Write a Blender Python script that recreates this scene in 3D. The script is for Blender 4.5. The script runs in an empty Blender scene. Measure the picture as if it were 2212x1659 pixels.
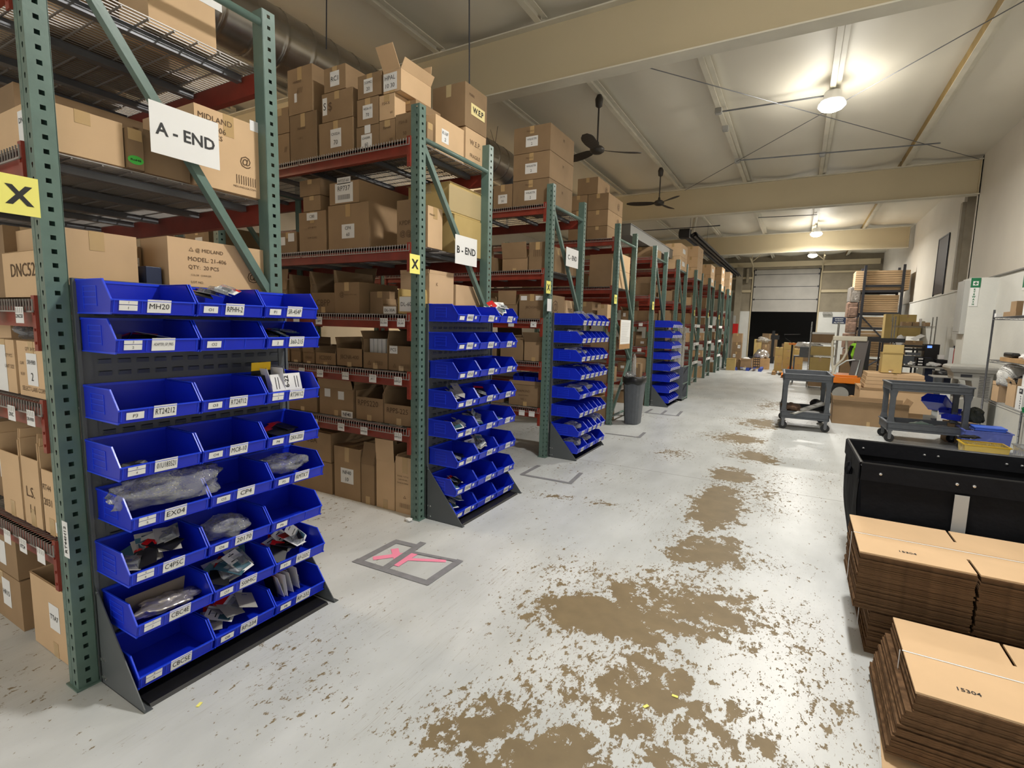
import bpy, bmesh, math, random
from mathutils import Vector, Matrix, noise
C = bpy.context.scene.collection
PI = math.pi
# ------------------------------------------------------------------ camera, world, exposure
W0, H0 = 2212, 1659
FPX, YAW, PITCH, ROLL, CAMZ = 1096.6, .5091, -.1180, .0244, 1.527
fw = Vector((-math.sin(YAW)*math.cos(PITCH), math.cos(YAW)*math.cos(PITCH), math.sin(PITCH)))
rt = fw.cross(Vector((0, 0, 1))).normalized(); up = rt.cross(fw)
r2 = rt*math.cos(ROLL)+up*math.sin(ROLL); u2 = -rt*math.sin(ROLL)+up*math.cos(ROLL)
cam = bpy.data.cameras.new('camera'); camo = bpy.data.objects.new('camera', cam); C.objects.link(camo)
cam.sensor_width = 36; cam.lens = FPX/W0*36; cam.clip_start = .05; cam.clip_end = 100
M = Matrix.Identity(4)
for i in range(3):
    M[i][0] = r2[i]; M[i][1] = u2[i]; M[i][2] = -fw[i]
M[2][3] = CAMZ
camo.matrix_world = M
bpy.context.scene.camera = camo
vs = bpy.context.scene.view_settings
bpy.context.scene.display_settings.display_device = 'sRGB'
vs.view_transform = 'Standard'; vs.look = 'None'; vs.gamma = 1; vs.exposure = 0.47; vs.use_curve_mapping = False
wd = bpy.data.worlds.new('world'); bpy.context.scene.world = wd; wd.use_nodes = True
wd.node_tree.nodes['Background'].inputs[0].default_value = (1.0, .98, .94, 1)
wd.node_tree.nodes['Background'].inputs[1].default_value = .78
bpy.context.scene.cycles.max_bounces = 6
bpy.context.scene.cycles.diffuse_bounces = 3
bpy.context.scene.cycles.transparent_max_bounces = 12
LAMPS = [(.16, 8.95, 4.80, 120, (1, .96, .88)), (.25, 19.72, 4.72, 150, (1, .96, .88)), (.26, 25.19, 4.72, 90, (1, .97, .92)),
         (.1, 2.7, 4.75, 98, (1, .97, .92)), (1.1, -2.4, 4.75, 110, (1, .97, .92)),
         (-9.1, 2.0, 4.6, 120, (1, .72, .42)), (-8.6, 12.0, 4.6, 110, (1, .72, .42)), (-4.5, -2.5, 4.75, 60, (1, .85, .66))]  # last entry is an added fill lamp, out of view

# ------------------------------------------------------------------ materials
MATS = {}
def srgb(r, g, b):
    f = lambda c: (c/255/12.92) if c/255 <= .04045 else ((c/255+.055)/1.055)**2.4
    return (f(r), f(g), f(b))
def mat(name, col, rough=.5, metal=0, var=0, scale=6, bump=0, bscale=40, rnd=0, alpha=1, emit=None, spec=.5, stretch=None):
    if name in MATS: return MATS[name]
    m = bpy.data.materials.new(name); m.use_nodes = True; MATS[name] = m
    nt = m.node_tree; N = nt.nodes; L = nt.links; b = N['Principled BSDF']
    b.inputs['Roughness'].default_value = rough; b.inputs['Metallic'].default_value = metal
    b.inputs['Specular IOR Level'].default_value = spec
    c4 = (*col, 1); b.inputs['Base Color'].default_value = c4
    src = None
    tc = N.new('ShaderNodeTexCoord')
    vec = tc.outputs['Object']
    if stretch:
        mp = N.new('ShaderNodeMapping'); mp.inputs['Scale'].default_value = stretch; L.new(vec, mp.inputs['Vector']); vec = mp.outputs['Vector']
    if var:
        n = N.new('ShaderNodeTexNoise'); n.inputs['Scale'].default_value = scale; n.inputs['Detail'].default_value = 5
        L.new(vec, n.inputs['Vector'])
        r = N.new('ShaderNodeMapRange'); r.inputs[1].default_value = .3; r.inputs[2].default_value = .7
        r.inputs[3].default_value = 1-var; r.inputs[4].default_value = 1+var*.6
        L.new(n.outputs['Fac'], r.inputs[0]); src = r.outputs[0]
    if rnd:
        oi = N.new('ShaderNodeObjectInfo'); r2_ = N.new('ShaderNodeMapRange')
        r2_.inputs[3].default_value = 1-rnd; r2_.inputs[4].default_value = 1+rnd
        L.new(oi.outputs['Random'], r2_.inputs[0])
        if src:
            mm = N.new('ShaderNodeMath'); mm.operation = 'MULTIPLY'; L.new(src, mm.inputs[0]); L.new(r2_.outputs[0], mm.inputs[1]); src = mm.outputs[0]
        else: src = r2_.outputs[0]
    if src:
        h = N.new('ShaderNodeHueSaturation'); h.inputs['Color'].default_value = c4; L.new(src, h.inputs['Value']); L.new(h.outputs[0], b.inputs['Base Color'])
    if bump:
        n2 = N.new('ShaderNodeTexNoise'); n2.inputs['Scale'].default_value = bscale; n2.inputs['Detail'].default_value = 3
        L.new(vec, n2.inputs['Vector'])
        bp = N.new('ShaderNodeBump'); bp.inputs['Strength'].default_value = bump; bp.inputs['Distance'].default_value = .02
        L.new(n2.outputs['Fac'], bp.inputs['Height']); L.new(bp.outputs[0], b.inputs['Normal'])
    if alpha < 1: b.inputs['Alpha'].default_value = alpha
    if emit:
        b.inputs['Emission Color'].default_value = (*col, 1); b.inputs['Emission Strength'].default_value = emit
    return m
card = mat('cardboard', srgb(148, 123, 94), .8, var=.10, scale=5, rnd=.16, spec=.2)
card2 = mat('cardboard_kraft', srgb(206, 175, 138), .8, var=.06, scale=4, rnd=.05, spec=.2)
cardy = mat('cardboard_yellow', srgb(188, 164, 108), .8, var=.06, rnd=.05, spec=.2)
cardd = mat('cardboard_edge', srgb(104, 80, 58), .9, var=.5, scale=30, stretch=(1, 1, 14), spec=.1)
ink = mat('black_ink', (.012, .012, .013), .6)
inkb = mat('brown_print', srgb(88, 66, 44), .8)
paper = mat('white_paper', srgb(226, 226, 224), .7)
papery = mat('yellow_paper', srgb(238, 232, 122), .7)
tapem = mat('packing_tape', srgb(188, 158, 112), .18, spec=.7)
cleart = mat('clear_tape', srgb(215, 195, 150), .12, spec=1, alpha=.55)
green = mat('green_steel_paint', srgb(92, 116, 107), .38, var=.12, scale=14, bump=.03)
greend = mat('dark_green_steel_paint', srgb(66, 98, 88), .35, var=.12, scale=14)  # darker green stands in for the shade inside the hollow posts
red = mat('red_oxide_beam_paint', srgb(132, 48, 34), .42, var=.22, scale=9)
zinc = mat('galvanised_wire', srgb(150, 146, 142), .45, metal=.4)
zincd = mat('galvanised_channel', srgb(112, 114, 118), .42, metal=.5, var=.15)
panelg = mat('louver_panel_grey', srgb(82, 86, 88), .42, var=.06)
panelk = mat('louver_dark', srgb(34, 36, 38), .6)
blue = mat('blue_plastic', (.004, .02, .50), .34, var=.05, scale=3, spec=.5)
blueh = mat('blue_plastic_rim', (.01, .05, .72), .3)
wallw = mat('white_wall_paint', srgb(214, 208, 196), .75, var=.05, scale=1.2, bump=.05)
walll = mat('white_masonry', srgb(214, 214, 208), .7, var=.07, scale=2, bump=.12, bscale=25)
wallf = mat('old_panel_siding', srgb(150, 140, 120), .8, var=.2, scale=2)
cream = mat('cream_beam_paint', srgb(198, 184, 152), .6, var=.06, scale=.8, bump=.03, bscale=60)
creaml = mat('light_purlin_paint', srgb(214, 208, 190), .6, var=.1, scale=3)
rust = mat('stained_purlin_paint', srgb(158, 132, 80), .7, var=.25, scale=4)
duct = mat('galvanised_duct', srgb(170, 165, 158), .26, metal=.9, var=.18, scale=3)
black = mat('black_fabric', srgb(14, 15, 20), .85, var=.25, scale=9, bump=.25, bscale=14, spec=.25)
blackp = mat('black_plastic', srgb(20, 20, 22), .4)
greyp = mat('grey_plastic', srgb(86, 90, 96), .5, var=.12, scale=20, bump=.05, bscale=120)
greyl = mat('light_grey_plastic', srgb(158, 156, 150), .5, var=.05)
chrome = mat('chrome', srgb(190, 190, 190), .22, metal=.9)
white = mat('white_plastic', srgb(230, 230, 230), .4)
orange = mat('orange_paint', srgb(236, 130, 32), .4)
redp = mat('red_paint', srgb(190, 24, 22), .35)
hivis = mat('hivis_fabric', srgb(160, 230, 60), .7)
yel = mat('yellow_plastic', srgb(206, 168, 36), .4)
fanm = mat('fan_dark_metal', srgb(58, 52, 46), .5)
darkm = mat('dark_steel', srgb(44, 46, 54), .5)
navy = mat('navy_steel', srgb(30, 42, 72), .45)
doorm = mat('dock_door_paint', srgb(176, 172, 164), .6, var=.1, scale=2)
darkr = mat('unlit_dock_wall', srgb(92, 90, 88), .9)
tapeg = mat('grey_floor_tape', srgb(128, 128, 132), .6, var=.15, scale=20)
tapep = mat('pink_floor_tape', srgb(238, 140, 168), .6)
clip = mat('clipboard_brown', srgb(170, 130, 84), .7)
greenp = mat('green_plastic', srgb(20, 140, 84), .35)
lamp = mat('lamp_glow', (1, .95, .84), .5, emit=26)
bluepal = mat('blue_pallet_paint', srgb(50, 74, 160), .5)
wood = mat('pallet_wood', srgb(176, 140, 96), .8, var=.2)
screen = mat('blue_screen', (.12, .25, .95), .3, emit=1.2)
skin = mat('teal_card', srgb(60, 96, 108), .4)
silver = mat('silver_insulated_wrap', srgb(196, 190, 184), .22, metal=.7, bump=.9, bscale=9)

def film(name, col, a, rough=.12):
    if name in MATS: return MATS[name]
    m = bpy.data.materials.new(name); m.use_nodes = True; MATS[name] = m
    N = m.node_tree.nodes; L = m.node_tree.links; N.clear()
    o = N.new('ShaderNodeOutputMaterial'); t = N.new('ShaderNodeBsdfTransparent'); g = N.new('ShaderNodeBsdfGlossy'); d = N.new('ShaderNodeBsdfDiffuse')
    g.inputs['Roughness'].default_value = rough; g.inputs['Color'].default_value = (1, 1, 1, 1); d.inputs['Color'].default_value = (*col, 1)
    t.inputs['Color'].default_value = (*[.6+.4*c for c in col], 1)
    a1 = N.new('ShaderNodeMixShader'); a2 = N.new('ShaderNodeMixShader'); a1.inputs[0].default_value = a
    L.new(t.outputs[0], a1.inputs[1]); L.new(d.outputs[0], a1.inputs[2])
    fr = N.new('ShaderNodeFresnel'); fr.inputs[0].default_value = 1.6
    n2 = N.new('ShaderNodeTexNoise'); n2.inputs['Scale'].default_value = 16; n2.inputs['Detail'].default_value = 4; bp = N.new('ShaderNodeBump'); bp.inputs['Strength'].default_value = 1; bp.inputs['Distance'].default_value = .05
    tc = N.new('ShaderNodeTexCoord'); L.new(tc.outputs['Object'], n2.inputs['Vector']); L.new(n2.outputs['Fac'], bp.inputs['Height']); L.new(bp.outputs[0], g.inputs['Normal']); L.new(bp.outputs[0], fr.inputs['Normal'])
    L.new(fr.outputs[0], a2.inputs[0]); L.new(a1.outputs[0], a2.inputs[1]); L.new(g.outputs[0], a2.inputs[2]); L.new(a2.outputs[0], o.inputs[0])
    return m
bagm = film('clear_polythene', (.85, .88, .92), .16, .08)
clearp = film('clear_plastic', (.75, .8, .85), .2)
shrink = film('clear_wrap', (.8, .78, .74), .3)

def floor_mat():
    m = bpy.data.materials.new('worn_painted_concrete'); m.use_nodes = True
    N = m.node_tree.nodes; L = m.node_tree.links; b = N['Principled BSDF']
    tc = N.new('ShaderNodeTexCoord'); P = tc.outputs['Object']
    def math_(op, a, c=None, d=None):
        n = N.new('ShaderNodeMath'); n.operation = op
        for i, x in enumerate((a, c, d)):
            if x is None: continue
            if isinstance(x, (int, float)): n.inputs[i].default_value = x
            else: L.new(x, n.inputs[i])
        return n.outputs[0]
    def noi(scale, detail=4, sc=(1, 1, 1), rot=0, rough=.55):
        mp = N.new('ShaderNodeMapping'); mp.inputs['Scale'].default_value = sc; mp.inputs['Rotation'].default_value = (0, 0, rot)
        L.new(P, mp.inputs[0]); n = N.new('ShaderNodeTexNoise'); n.inputs['Scale'].default_value = scale; n.inputs['Detail'].default_value = detail; n.inputs['Roughness'].default_value = rough
        L.new(mp.outputs[0], n.inputs[0]); return n.outputs['Fac']
    def rng(x, a, c, lo=0, hi=1):
        n = N.new('ShaderNodeMapRange'); n.inputs[1].default_value = a; n.inputs[2].default_value = c; n.inputs[3].default_value = lo; n.inputs[4].default_value = hi
        L.new(x, n.inputs[0]); return n.outputs[0]
    sep = N.new('ShaderNodeSeparateXYZ'); L.new(P, sep.inputs[0]); X, Y = sep.outputs[0], sep.outputs[1]
    def blob(cx, cy, rx, ry, rot=0, amp=1):
        dx = math_('SUBTRACT', X, cx); dy = math_('SUBTRACT', Y, cy)
        c, s = math.cos(rot), math.sin(rot)
        u = math_('ADD', math_('MULTIPLY', dx, c/rx), math_('MULTIPLY', dy, s/rx))
        v = math_('ADD', math_('MULTIPLY', dx, -s/ry), math_('MULTIPLY', dy, c/ry))
        q = math_('SQRT', math_('ADD', math_('MULTIPLY', u, u), math_('MULTIPLY', v, v)))
        n = rng(q, .15, 1.25, amp, 0); return n
    # worn patches down the traffic lane: where the paint has gone (positions are the patches' own, on the slab)
    bl = None
    for a in [(-.78, 2.45, .52, .30, .25, 1.0), (-.5, 2.75, .75, .62, .5, .72), (-.45, 1.95, .50, .62, .1, .72), (-.55, 1.35, .55, .38, .2, .95), (-.95, 1.5, .42, .28, .9, .7), (-.08, 1.95, .34, .8, 0, .52), (.15, 2.6, .35, .9, 0, .36),
              (-.42, 3.6, .42, .45, 0, .85), (-.48, 4.6, .30, .75, .05, 1.1), (-.5, 5.7, .28, .42, 0, 1.0), (-.15, 5.2, .3, 1.3, 0, .42), (-.35, 6.7, .42, .5, 0, .8), (-.62, 7.7, .5, .55, 0, .85), (-.45, 9.2, .5, .9, 0, .75), (-.4, 11.5, .45, 1.6, 0, .55),
              (-1.75, 4.05, .30, .16, 0, .62), (-1.35, 4.1, .35, .16, 0, .55), (-1.25, 6.3, .3, .4, 0, .5), (.3, 12.0, .5, 1.4, 0, .4), (-3.6, 1.5, .9, .5, 0, .55)]:
        o = blob(*a); bl = o if bl is None else math_('MAXIMUM', bl, o)
    big = noi(2.4, 7, rough=.62); mid = noi(11, 6, (1, .8, 1), rough=.7); fine = noi(24, 6, (1.3, .65, 1), .3, .72); fl2 = noi(58, 5, (1.2, .6, 1), -.5, .7); dens = noi(1.3, 5)
    # mask = bias + noise
    s = math_('ADD', math_('MULTIPLY', bl, .62), math_('ADD', math_('MULTIPLY', math_('SUBTRACT', big, .5), .75), math_('MULTIPLY', math_('SUBTRACT', mid, .5), 1.15)))
    worn = rng(s, .325, .345)
    f1 = rng(math_('ADD', fine, math_('ADD', math_('MULTIPLY', dens, .30), math_('MULTIPLY', bl, .16))), .775, .79)
    f2 = rng(math_('ADD', fl2, math_('ADD', math_('MULTIPLY', dens, .26), math_('MULTIPLY', bl, .12))), .785, .80)
    flecks = math_('MAXIMUM', f1, f2)
    # long scratches
    scr = None
    for rot, off in ((.35, .0), (-.5, 3.1), (1.1, 7.7)):
        v = noi(7, 2, (5.5, .22, 1), rot, .4); w = math_('ABSOLUTE', math_('SUBTRACT', v, .5)); ln = rng(w, .0, .0035, 1, 0)
        gate = rng(noi(1.7, 3, (1, .35, 1), rot+off), .58, .62); ln = math_('MULTIPLY', ln, gate); scr = ln if scr is None else math_('MAXIMUM', scr, ln)
    mask = math_('MAXIMUM', math_('MAXIMUM', worn, flecks), math_('MULTIPLY', scr, .8))
    # slab joints
    j = None
    for (src, pos) in ((Y, 5.36), (Y, 11.4), (X, -6.0), (Y, 17.4)):
        o = rng(math_('ABSOLUTE', math_('SUBTRACT', src, pos)), .003, .006, .7, 0); j = o if j is None else math_('MAXIMUM', j, o)
    col = N.new('ShaderNodeMix'); col.data_type = 'RGBA'
    paintv = N.new('ShaderNodeMix'); paintv.data_type = 'RGBA'
    paintv.inputs[6].default_value = (*srgb(176, 179, 178), 1); paintv.inputs[7].default_value = (*srgb(204, 207, 207), 1)
    L.new(rng(math_('ADD', math_('MULTIPLY', noi(3, 6, (1, .4, 1), .3), .6), math_('MULTIPLY', noi(.9, 3), .4)), .35, .62), paintv.inputs[0])
    conc = N.new('ShaderNodeMix'); conc.data_type = 'RGBA'
    conc.inputs[6].default_value = (*srgb(104, 89, 64), 1); conc.inputs[7].default_value = (*srgb(134, 117, 86), 1)
    L.new(noi(9, 5), conc.inputs[0])
    L.new(mask, col.inputs[0]); L.new(paintv.outputs[2], col.inputs[6]); L.new(conc.outputs[2], col.inputs[7])
    c2 = N.new('ShaderNodeMix'); c2.data_type = 'RGBA'; c2.inputs[7].default_value = (*srgb(90, 86, 78), 1)
    L.new(j, c2.inputs[0]); L.new(col.outputs[2], c2.inputs[6]); L.new(c2.outputs[2], b.inputs['Base Color'])
    L.new(rng(mask, 0, 1, .36, .6), b.inputs['Roughness'])
    bp = N.new('ShaderNodeBump'); bp.inputs['Strength'].default_value = .25; bp.inputs['Distance'].default_value = .004
    L.new(math_('ADD', math_('MULTIPLY', mask, -.6), math_('MULTIPLY', noi(5, 4), 1.2)), bp.inputs['Height']); L.new(bp.outputs[0], b.inputs['Normal'])
    return m
def ceil_mat():
    m = mat('ceiling_insulation_facing', srgb(226, 220, 204), .6, var=.07, scale=.8, bump=.35, bscale=2.2, stretch=(1, .35, 1))
    return m

# ------------------------------------------------------------------ mesh builder
TXT = {}
def text_mesh(s, bold):
    k = (s, bold)
    if k not in TXT:
        cu = bpy.data.curves.new('t', 'FONT'); cu.body = s; cu.resolution_u = 2; cu.offset = bold; cu.align_x = 'LEFT'
        o = bpy.data.objects.new('t', cu); C.objects.link(o)
        dg = bpy.context.evaluated_depsgraph_get(); me = bpy.data.meshes.new_from_object(o.evaluated_get(dg))
        vs_ = [(v.co.x, v.co.y) for v in me.vertices]; fs = [tuple(p.vertices) for p in me.polygons]
        bpy.data.objects.remove(o); bpy.data.curves.remove(cu); bpy.data.meshes.remove(me)
        xs = [v[0] for v in vs_] or [0]; ys = [v[1] for v in vs_] or [0]
        TXT[k] = (vs_, fs, min(xs), max(xs), min(ys), max(ys))
    return TXT[k]
class MB:
    def __init__(s): s.v = []; s.f = []; s.m = []; s.M = None
    def add(s, vs_, fs, m=0):
        o = len(s.v)
        if s.M: vs_ = [tuple(s.M @ Vector(v)) for v in vs_]
        s.v += [tuple(v) for v in vs_]; s.f += [tuple(i+o for i in f) for f in fs]; s.m += [m]*len(fs) if isinstance(m, int) else m
        return s
    def box(s, x0, x1, y0, y1, z0, z1, m=0, skip=()):
        v = [(x0, y0, z0), (x1, y0, z0), (x1, y1, z0), (x0, y1, z0), (x0, y0, z1), (x1, y0, z1), (x1, y1, z1), (x0, y1, z1)]
        F = {'-z': (0, 3, 2, 1), '+z': (4, 5, 6, 7), '-y': (0, 1, 5, 4), '+x': (1, 2, 6, 5), '+y': (2, 3, 7, 6), '-x': (3, 0, 4, 7)}
        return s.add(v, [f for k, f in F.items() if k not in skip], m)
    def quad(s, a, b, c, d, m=0): return s.add([a, b, c, d], [(0, 1, 2, 3)], m)
    def prism(s, pts, ax, a, b, m=0):
        n = len(pts)
        def P(p, t): return (t, p[0], p[1]) if ax == 'x' else ((p[0], t, p[1]) if ax == 'y' else (p[0], p[1], t))
        v = [P(p, a) for p in pts]+[P(p, b) for p in pts]
        return s.add(v, [tuple(range(n))[::-1], tuple(range(n, 2*n))]+[(i, (i+1) % n, n+(i+1) % n, n+i) for i in range(n)], m)
    def tube(s, pts, r, n=8, m=0, cap=True):
        pts = [Vector(p) for p in pts]; o = len(pts); rings = []
        ref = None
        for i, p in enumerate(pts):
            d = ((pts[min(i+1, o-1)]-p).normalized()+(p-pts[max(i-1, 0)]).normalized())
            d = d.normalized() if d.length > 1e-6 else Vector((0, 0, 1))
            if ref is None: ref = Vector((0, 0, 1)) if abs(d.z) < .9 else Vector((1, 0, 0))
            a = d.cross(ref)
            if a.length < 1e-4: a = d.cross(Vector((0, 1, 0)))
            a.normalize(); b = d.cross(a).normalized(); ref = b.cross(d) if False else ref
            rr = r[i] if isinstance(r, (list, tuple)) else r
            rings.append([tuple(p+a*math.cos(t*2*PI/n)*rr+b*math.sin(t*2*PI/n)*rr) for t in range(n)])
        v = [q for R in rings for q in R]; f = []
        for i in range(o-1):
            for k in range(n): f.append((i*n+k, i*n+(k+1) % n, (i+1)*n+(k+1) % n, (i+1)*n+k))
        if cap: f += [tuple(range(n)), tuple(range((o-1)*n, o*n))[::-1]]
        return s.add(v, f, m)
    def cyl(s, c, r, h, ax='z', n=16, m=0):
        d = {'x': (h, 0, 0), 'y': (0, h, 0), 'z': (0, 0, h)}[ax]; return s.tube([c, tuple(c[i]+d[i] for i in range(3))], r, n, m)
    def lathe(s, prof, c=(0, 0, 0), n=20, m=0):
        v = [(c[0]+r*math.cos(k*2*PI/n), c[1]+r*math.sin(k*2*PI/n), c[2]+z) for r, z in prof for k in range(n)]
        f = [(i*n+k, i*n+(k+1) % n, (i+1)*n+(k+1) % n, (i+1)*n+k) for i in range(len(prof)-1) for k in range(n)]
        return s.add(v, f, m)
    def loft(s, rings, m=0, cap=True):
        n = len(rings[0]); v = [p for R in rings for p in R]
        f = [(i*n+k, i*n+(k+1) % n, (i+1)*n+(k+1) % n, (i+1)*n+k) for i in range(len(rings)-1) for k in range(n)]
        if cap: f += [tuple(range(n))[::-1], tuple(range((len(rings)-1)*n, len(rings)*n))]
        return s.add(v, f, m)
    def txt(s, t, c, u, v, w, h, m=0, bold=0.0, fit=False, off=.0012):
        vs_, fs, x0, x1, y0, y1 = text_mesh(t, bold)
        if not vs_: return s
        u = Vector(u); v = Vector(v); n = u.cross(v).normalized(); c = Vector(c)+n*off
        sx = w/max(x1-x0, 1e-3); sy = h/max(y1-y0, 1e-3)
        if not fit: sx = sy = min(sx, sy)
        cx, cy = (x0+x1)/2, (y0+y1)/2
        return s.add([tuple(c+u*(a-cx)*sx+v*(b-cy)*sy) for a, b in vs_], fs, m)
    def sheet(s, c, u, v, w, h, t=.001, m=0):
        u = Vector(u); v = Vector(v); n = u.cross(v).normalized(); c = Vector(c)
        P = [c-u*w/2-v*h/2, c+u*w/2-v*h/2, c+u*w/2+v*h/2, c-u*w/2+v*h/2]; Q = [p+n*t for p in P]
        return s.add([tuple(p) for p in P+Q], [(3, 2, 1, 0), (4, 5, 6, 7), (0, 1, 5, 4), (1, 2, 6, 5), (2, 3, 7, 6), (3, 0, 4, 7)], m)
    def mesh(s, name, mats, smooth=False):
        me = bpy.data.meshes.new(name); me.from_pydata(s.v, [], s.f)
        for m in (mats if isinstance(mats, (list, tuple)) else [mats]): me.materials.append(m)
        me.polygons.foreach_set('material_index', s.m)
        if smooth: me.polygons.foreach_set('use_smooth', [True]*len(s.f))
        me.validate(); me.update(); return me
    def build(s, name, mats, parent=None, loc=(0, 0, 0), rz=0, smooth=False, bevel=0):
        o = bpy.data.objects.new(name, s.mesh(name, mats, smooth)); C.objects.link(o); o.location = loc; o.rotation_euler = (0, 0, rz)
        if parent: o.parent = parent
        if bevel:
            b = o.modifiers.new('b', 'BEVEL'); b.width = bevel; b.segments = 2; b.limit_method = 'ANGLE'; b.angle_limit = .8
        return o
def tag(o, label=None, cat=None, group=None, kind=None):
    if label: o['label'] = label
    if cat: o['category'] = cat
    if group: o['group'] = group
    if kind: o['kind'] = kind
    return o
def empty(name, loc=(0, 0, 0), rz=0, label=None, cat=None, group=None):
    o = bpy.data.objects.new(name, None); C.objects.link(o); o.location = loc; o.rotation_euler = (0, 0, rz); o.empty_display_size = .1
    return tag(o, label, cat, group)
def inst(name, me, parent=None, loc=(0, 0, 0), rot=(0, 0, 0), sc=(1, 1, 1)):
    o = bpy.data.objects.new(name, me); C.objects.link(o); o.location = loc; o.rotation_euler = rot; o.scale = sc
    if parent: o.parent = parent
    return o
def dup(o, loc=None, rot=None, parent=None):
    c = o.copy(); C.objects.link(c); c.parent = parent
    if loc is not None: c.location = loc
    if rot is not None: c.rotation_euler = rot
    for ch in o.children: dup(ch, parent=c)
    return c
def struct(name, mb, m, smooth=False): return tag(mb.build(name, m, smooth=smooth), kind='structure')
ORD = ['first', 'second', 'third', 'fourth', 'fifth', 'sixth', 'seventh', 'eighth', 'ninth', 'tenth', 'eleventh', 'twelfth']

# ------------------------------------------------------------------ the hall
WR = 2.9; YF = 28.0; ZC = 5.14; XL = -9.8
struct('floor', MB().box(XL-.3, 4, -6, 36, -.1, 0), floor_mat())
mb = MB(); nx, ny = 54, 150
PX = [-8.75, -7.28, -5.8, -4.34, -2.88, -1.37, .15, 1.62]
V = []
for j in range(ny+1):
    for i in range(nx+1):
        x = XL+(3.2-XL)*i/nx; y = -5+(YF+5)*j/ny
        d = min(abs(x-p) for p in PX); z = ZC-.10*min(1, d/.7)**.6+.018*noise.noise(Vector((x*1.3, y*2.1, 0)))
        V.append((x, y, z))
mb.add(V, [(j*(nx+1)+i, (j+1)*(nx+1)+i, (j+1)*(nx+1)+i+1, j*(nx+1)+i+1) for j in range(ny) for i in range(nx)])
struct('ceiling', mb, ceil_mat(), True)
struct('ceiling.001', MB().box(XL-.2, 3.4, -5, YF+.2, ZC+.08, ZC+.2), wallf)
n = 0
for yb in (5.57, 13.5, 20.9, -2.3):
    mb = MB().box(XL, WR-.01, yb+.09, yb+.105, 4.30, 4.96).box(XL, WR-.01, yb, yb+.2, 4.29, 4.305, 1).box(XL, WR-.01, yb, yb+.2, 4.95, 4.965, 1)
    for x in [-7.9, -5.6, 2.86]:
        mb.box(x, x+.012, yb+.01, yb+.09, 4.305, 4.95)
    tag(struct('beam', mb, [cream, creaml]), kind='structure')
for k, x in enumerate(PX):
    mm = rust if k == 7 else creaml
    for (a, b) in ((-4.5, 5.6), (5.7, 13.5), (13.65, 20.9), (21.05, YF)):
        mb = MB().box(x-.035, x+.035, a, b, 4.962, 4.975, 0).box(x-.035, x-.025, a, b, 4.975, 5.12, 1).box(x+.04, x+.10, a, b, 5.0, 5.012, 0)
        struct('trim_%d' % (k+1), mb, [creaml, mm])
# right wall
struct('wall_right', MB().box(WR, WR+.2, -5, 13.62, 2.5, 5.25).box(WR+.12, WR+.3, 13.62, YF, 2.48, 5.25, 0).box(WR, WR+.3, 13.55, 13.72, 2.5, 5.25), [wallw])
struct('wall_right.001', MB().box(WR-.1, WR+.3, -5, 13.0, 0, 2.5).box(WR+.05, WR+.3, 13.0, YF, 0, 2.46).box(WR+.03, WR+.06, 13.0, YF, 2.46, 2.48), [walll])
struct('trim_10', MB().box(WR-.13, WR, -5, 12.9, 2.5, 2.52), mat('grey_trim', srgb(120, 118, 112), .6))
struct('trim_11', MB().box(2.86, 3.1, 14.2, 14.45, 2.49, 5.1).box(2.80, 2.86, 14.26, 14.4, 2.49, 4.3), mat('grey_brown_column', srgb(150, 142, 126), .7, var=.12))
mb = MB().box(3.0, 3.012, 16.2, 17.2, 2.55, 3.95, 0)
mb.box(2.99, 3.015, 16.17, 16.2, 2.5, 3.98, 1).box(2.99, 3.015, 17.2, 17.23, 2.5, 3.98, 1).box(2.99, 3.015, 16.2, 17.2, 3.95, 3.98, 1)
struct('window_1', mb, [mat('dark_louvre_glass', srgb(44, 30, 24), .6), darkm])
struct('wall_left', MB().box(XL-.2, XL, -5, YF, 0, 5.3), [wallw])
for y in (6.0, 12.0):
    struct('trim_12', MB().tube([(XL+.05, y, 5.0), (XL+.05, y+2.5, 3.2)], .02, 6).box(XL, XL+.18, y-.1, y+.1, 0, 5.1), cream)
# far wall
DX0, DX1 = -2.11, .66
mb = MB()
mb.box(XL, DX0-.08, YF, YF+.2, 2.43, 5.3, 0).box(DX1+.08, 3.1, YF, YF+.2, 2.43, 5.3, 0).box(DX0-.08, DX1+.08, YF, YF+.2, 4.45, 5.3, 0)
mb.box(XL, DX0-.08, YF-.03, YF+.2, 0, 2.43, 1).box(DX1+.08, 3.1, YF-.03, YF+.2, 0, 2.43, 1)
struct('wall_back', mb, [wallf, walll])
struct('trim_13', MB().box(XL, 2.9, YF-.25, YF-.05, 4.55, 4.78).box(DX1+.1, 2.9, YF-.08, YF, 3.33, 3.45).box(DX1+.1, 2.9, YF-.08, YF, 4.22, 4.3).box(XL, DX0-.1, YF-.08, YF, 3.35, 3.47).box(XL, DX0-.1, YF-.08, YF, 4.0, 4.1), cream)
mb = MB()
zz = [2.41, 3.01, 3.62, 4.2, 4.44]
for a, b in zip(zz, zz[1:]): mb.box(DX0, DX1, YF+.02, YF+.07, a+.012, b-.012, 0)
mb.box(DX0, DX1, YF+.035, YF+.06, 2.41, 4.44, 1)
for x in (DX0+.03, DX1-.06):
    for z in zz[1:]: mb.box(x, x+.05, YF, YF+.02, z-.04, z+.04, 1)
struct('door_1', mb, [doorm, darkm])
mb = MB()
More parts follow.
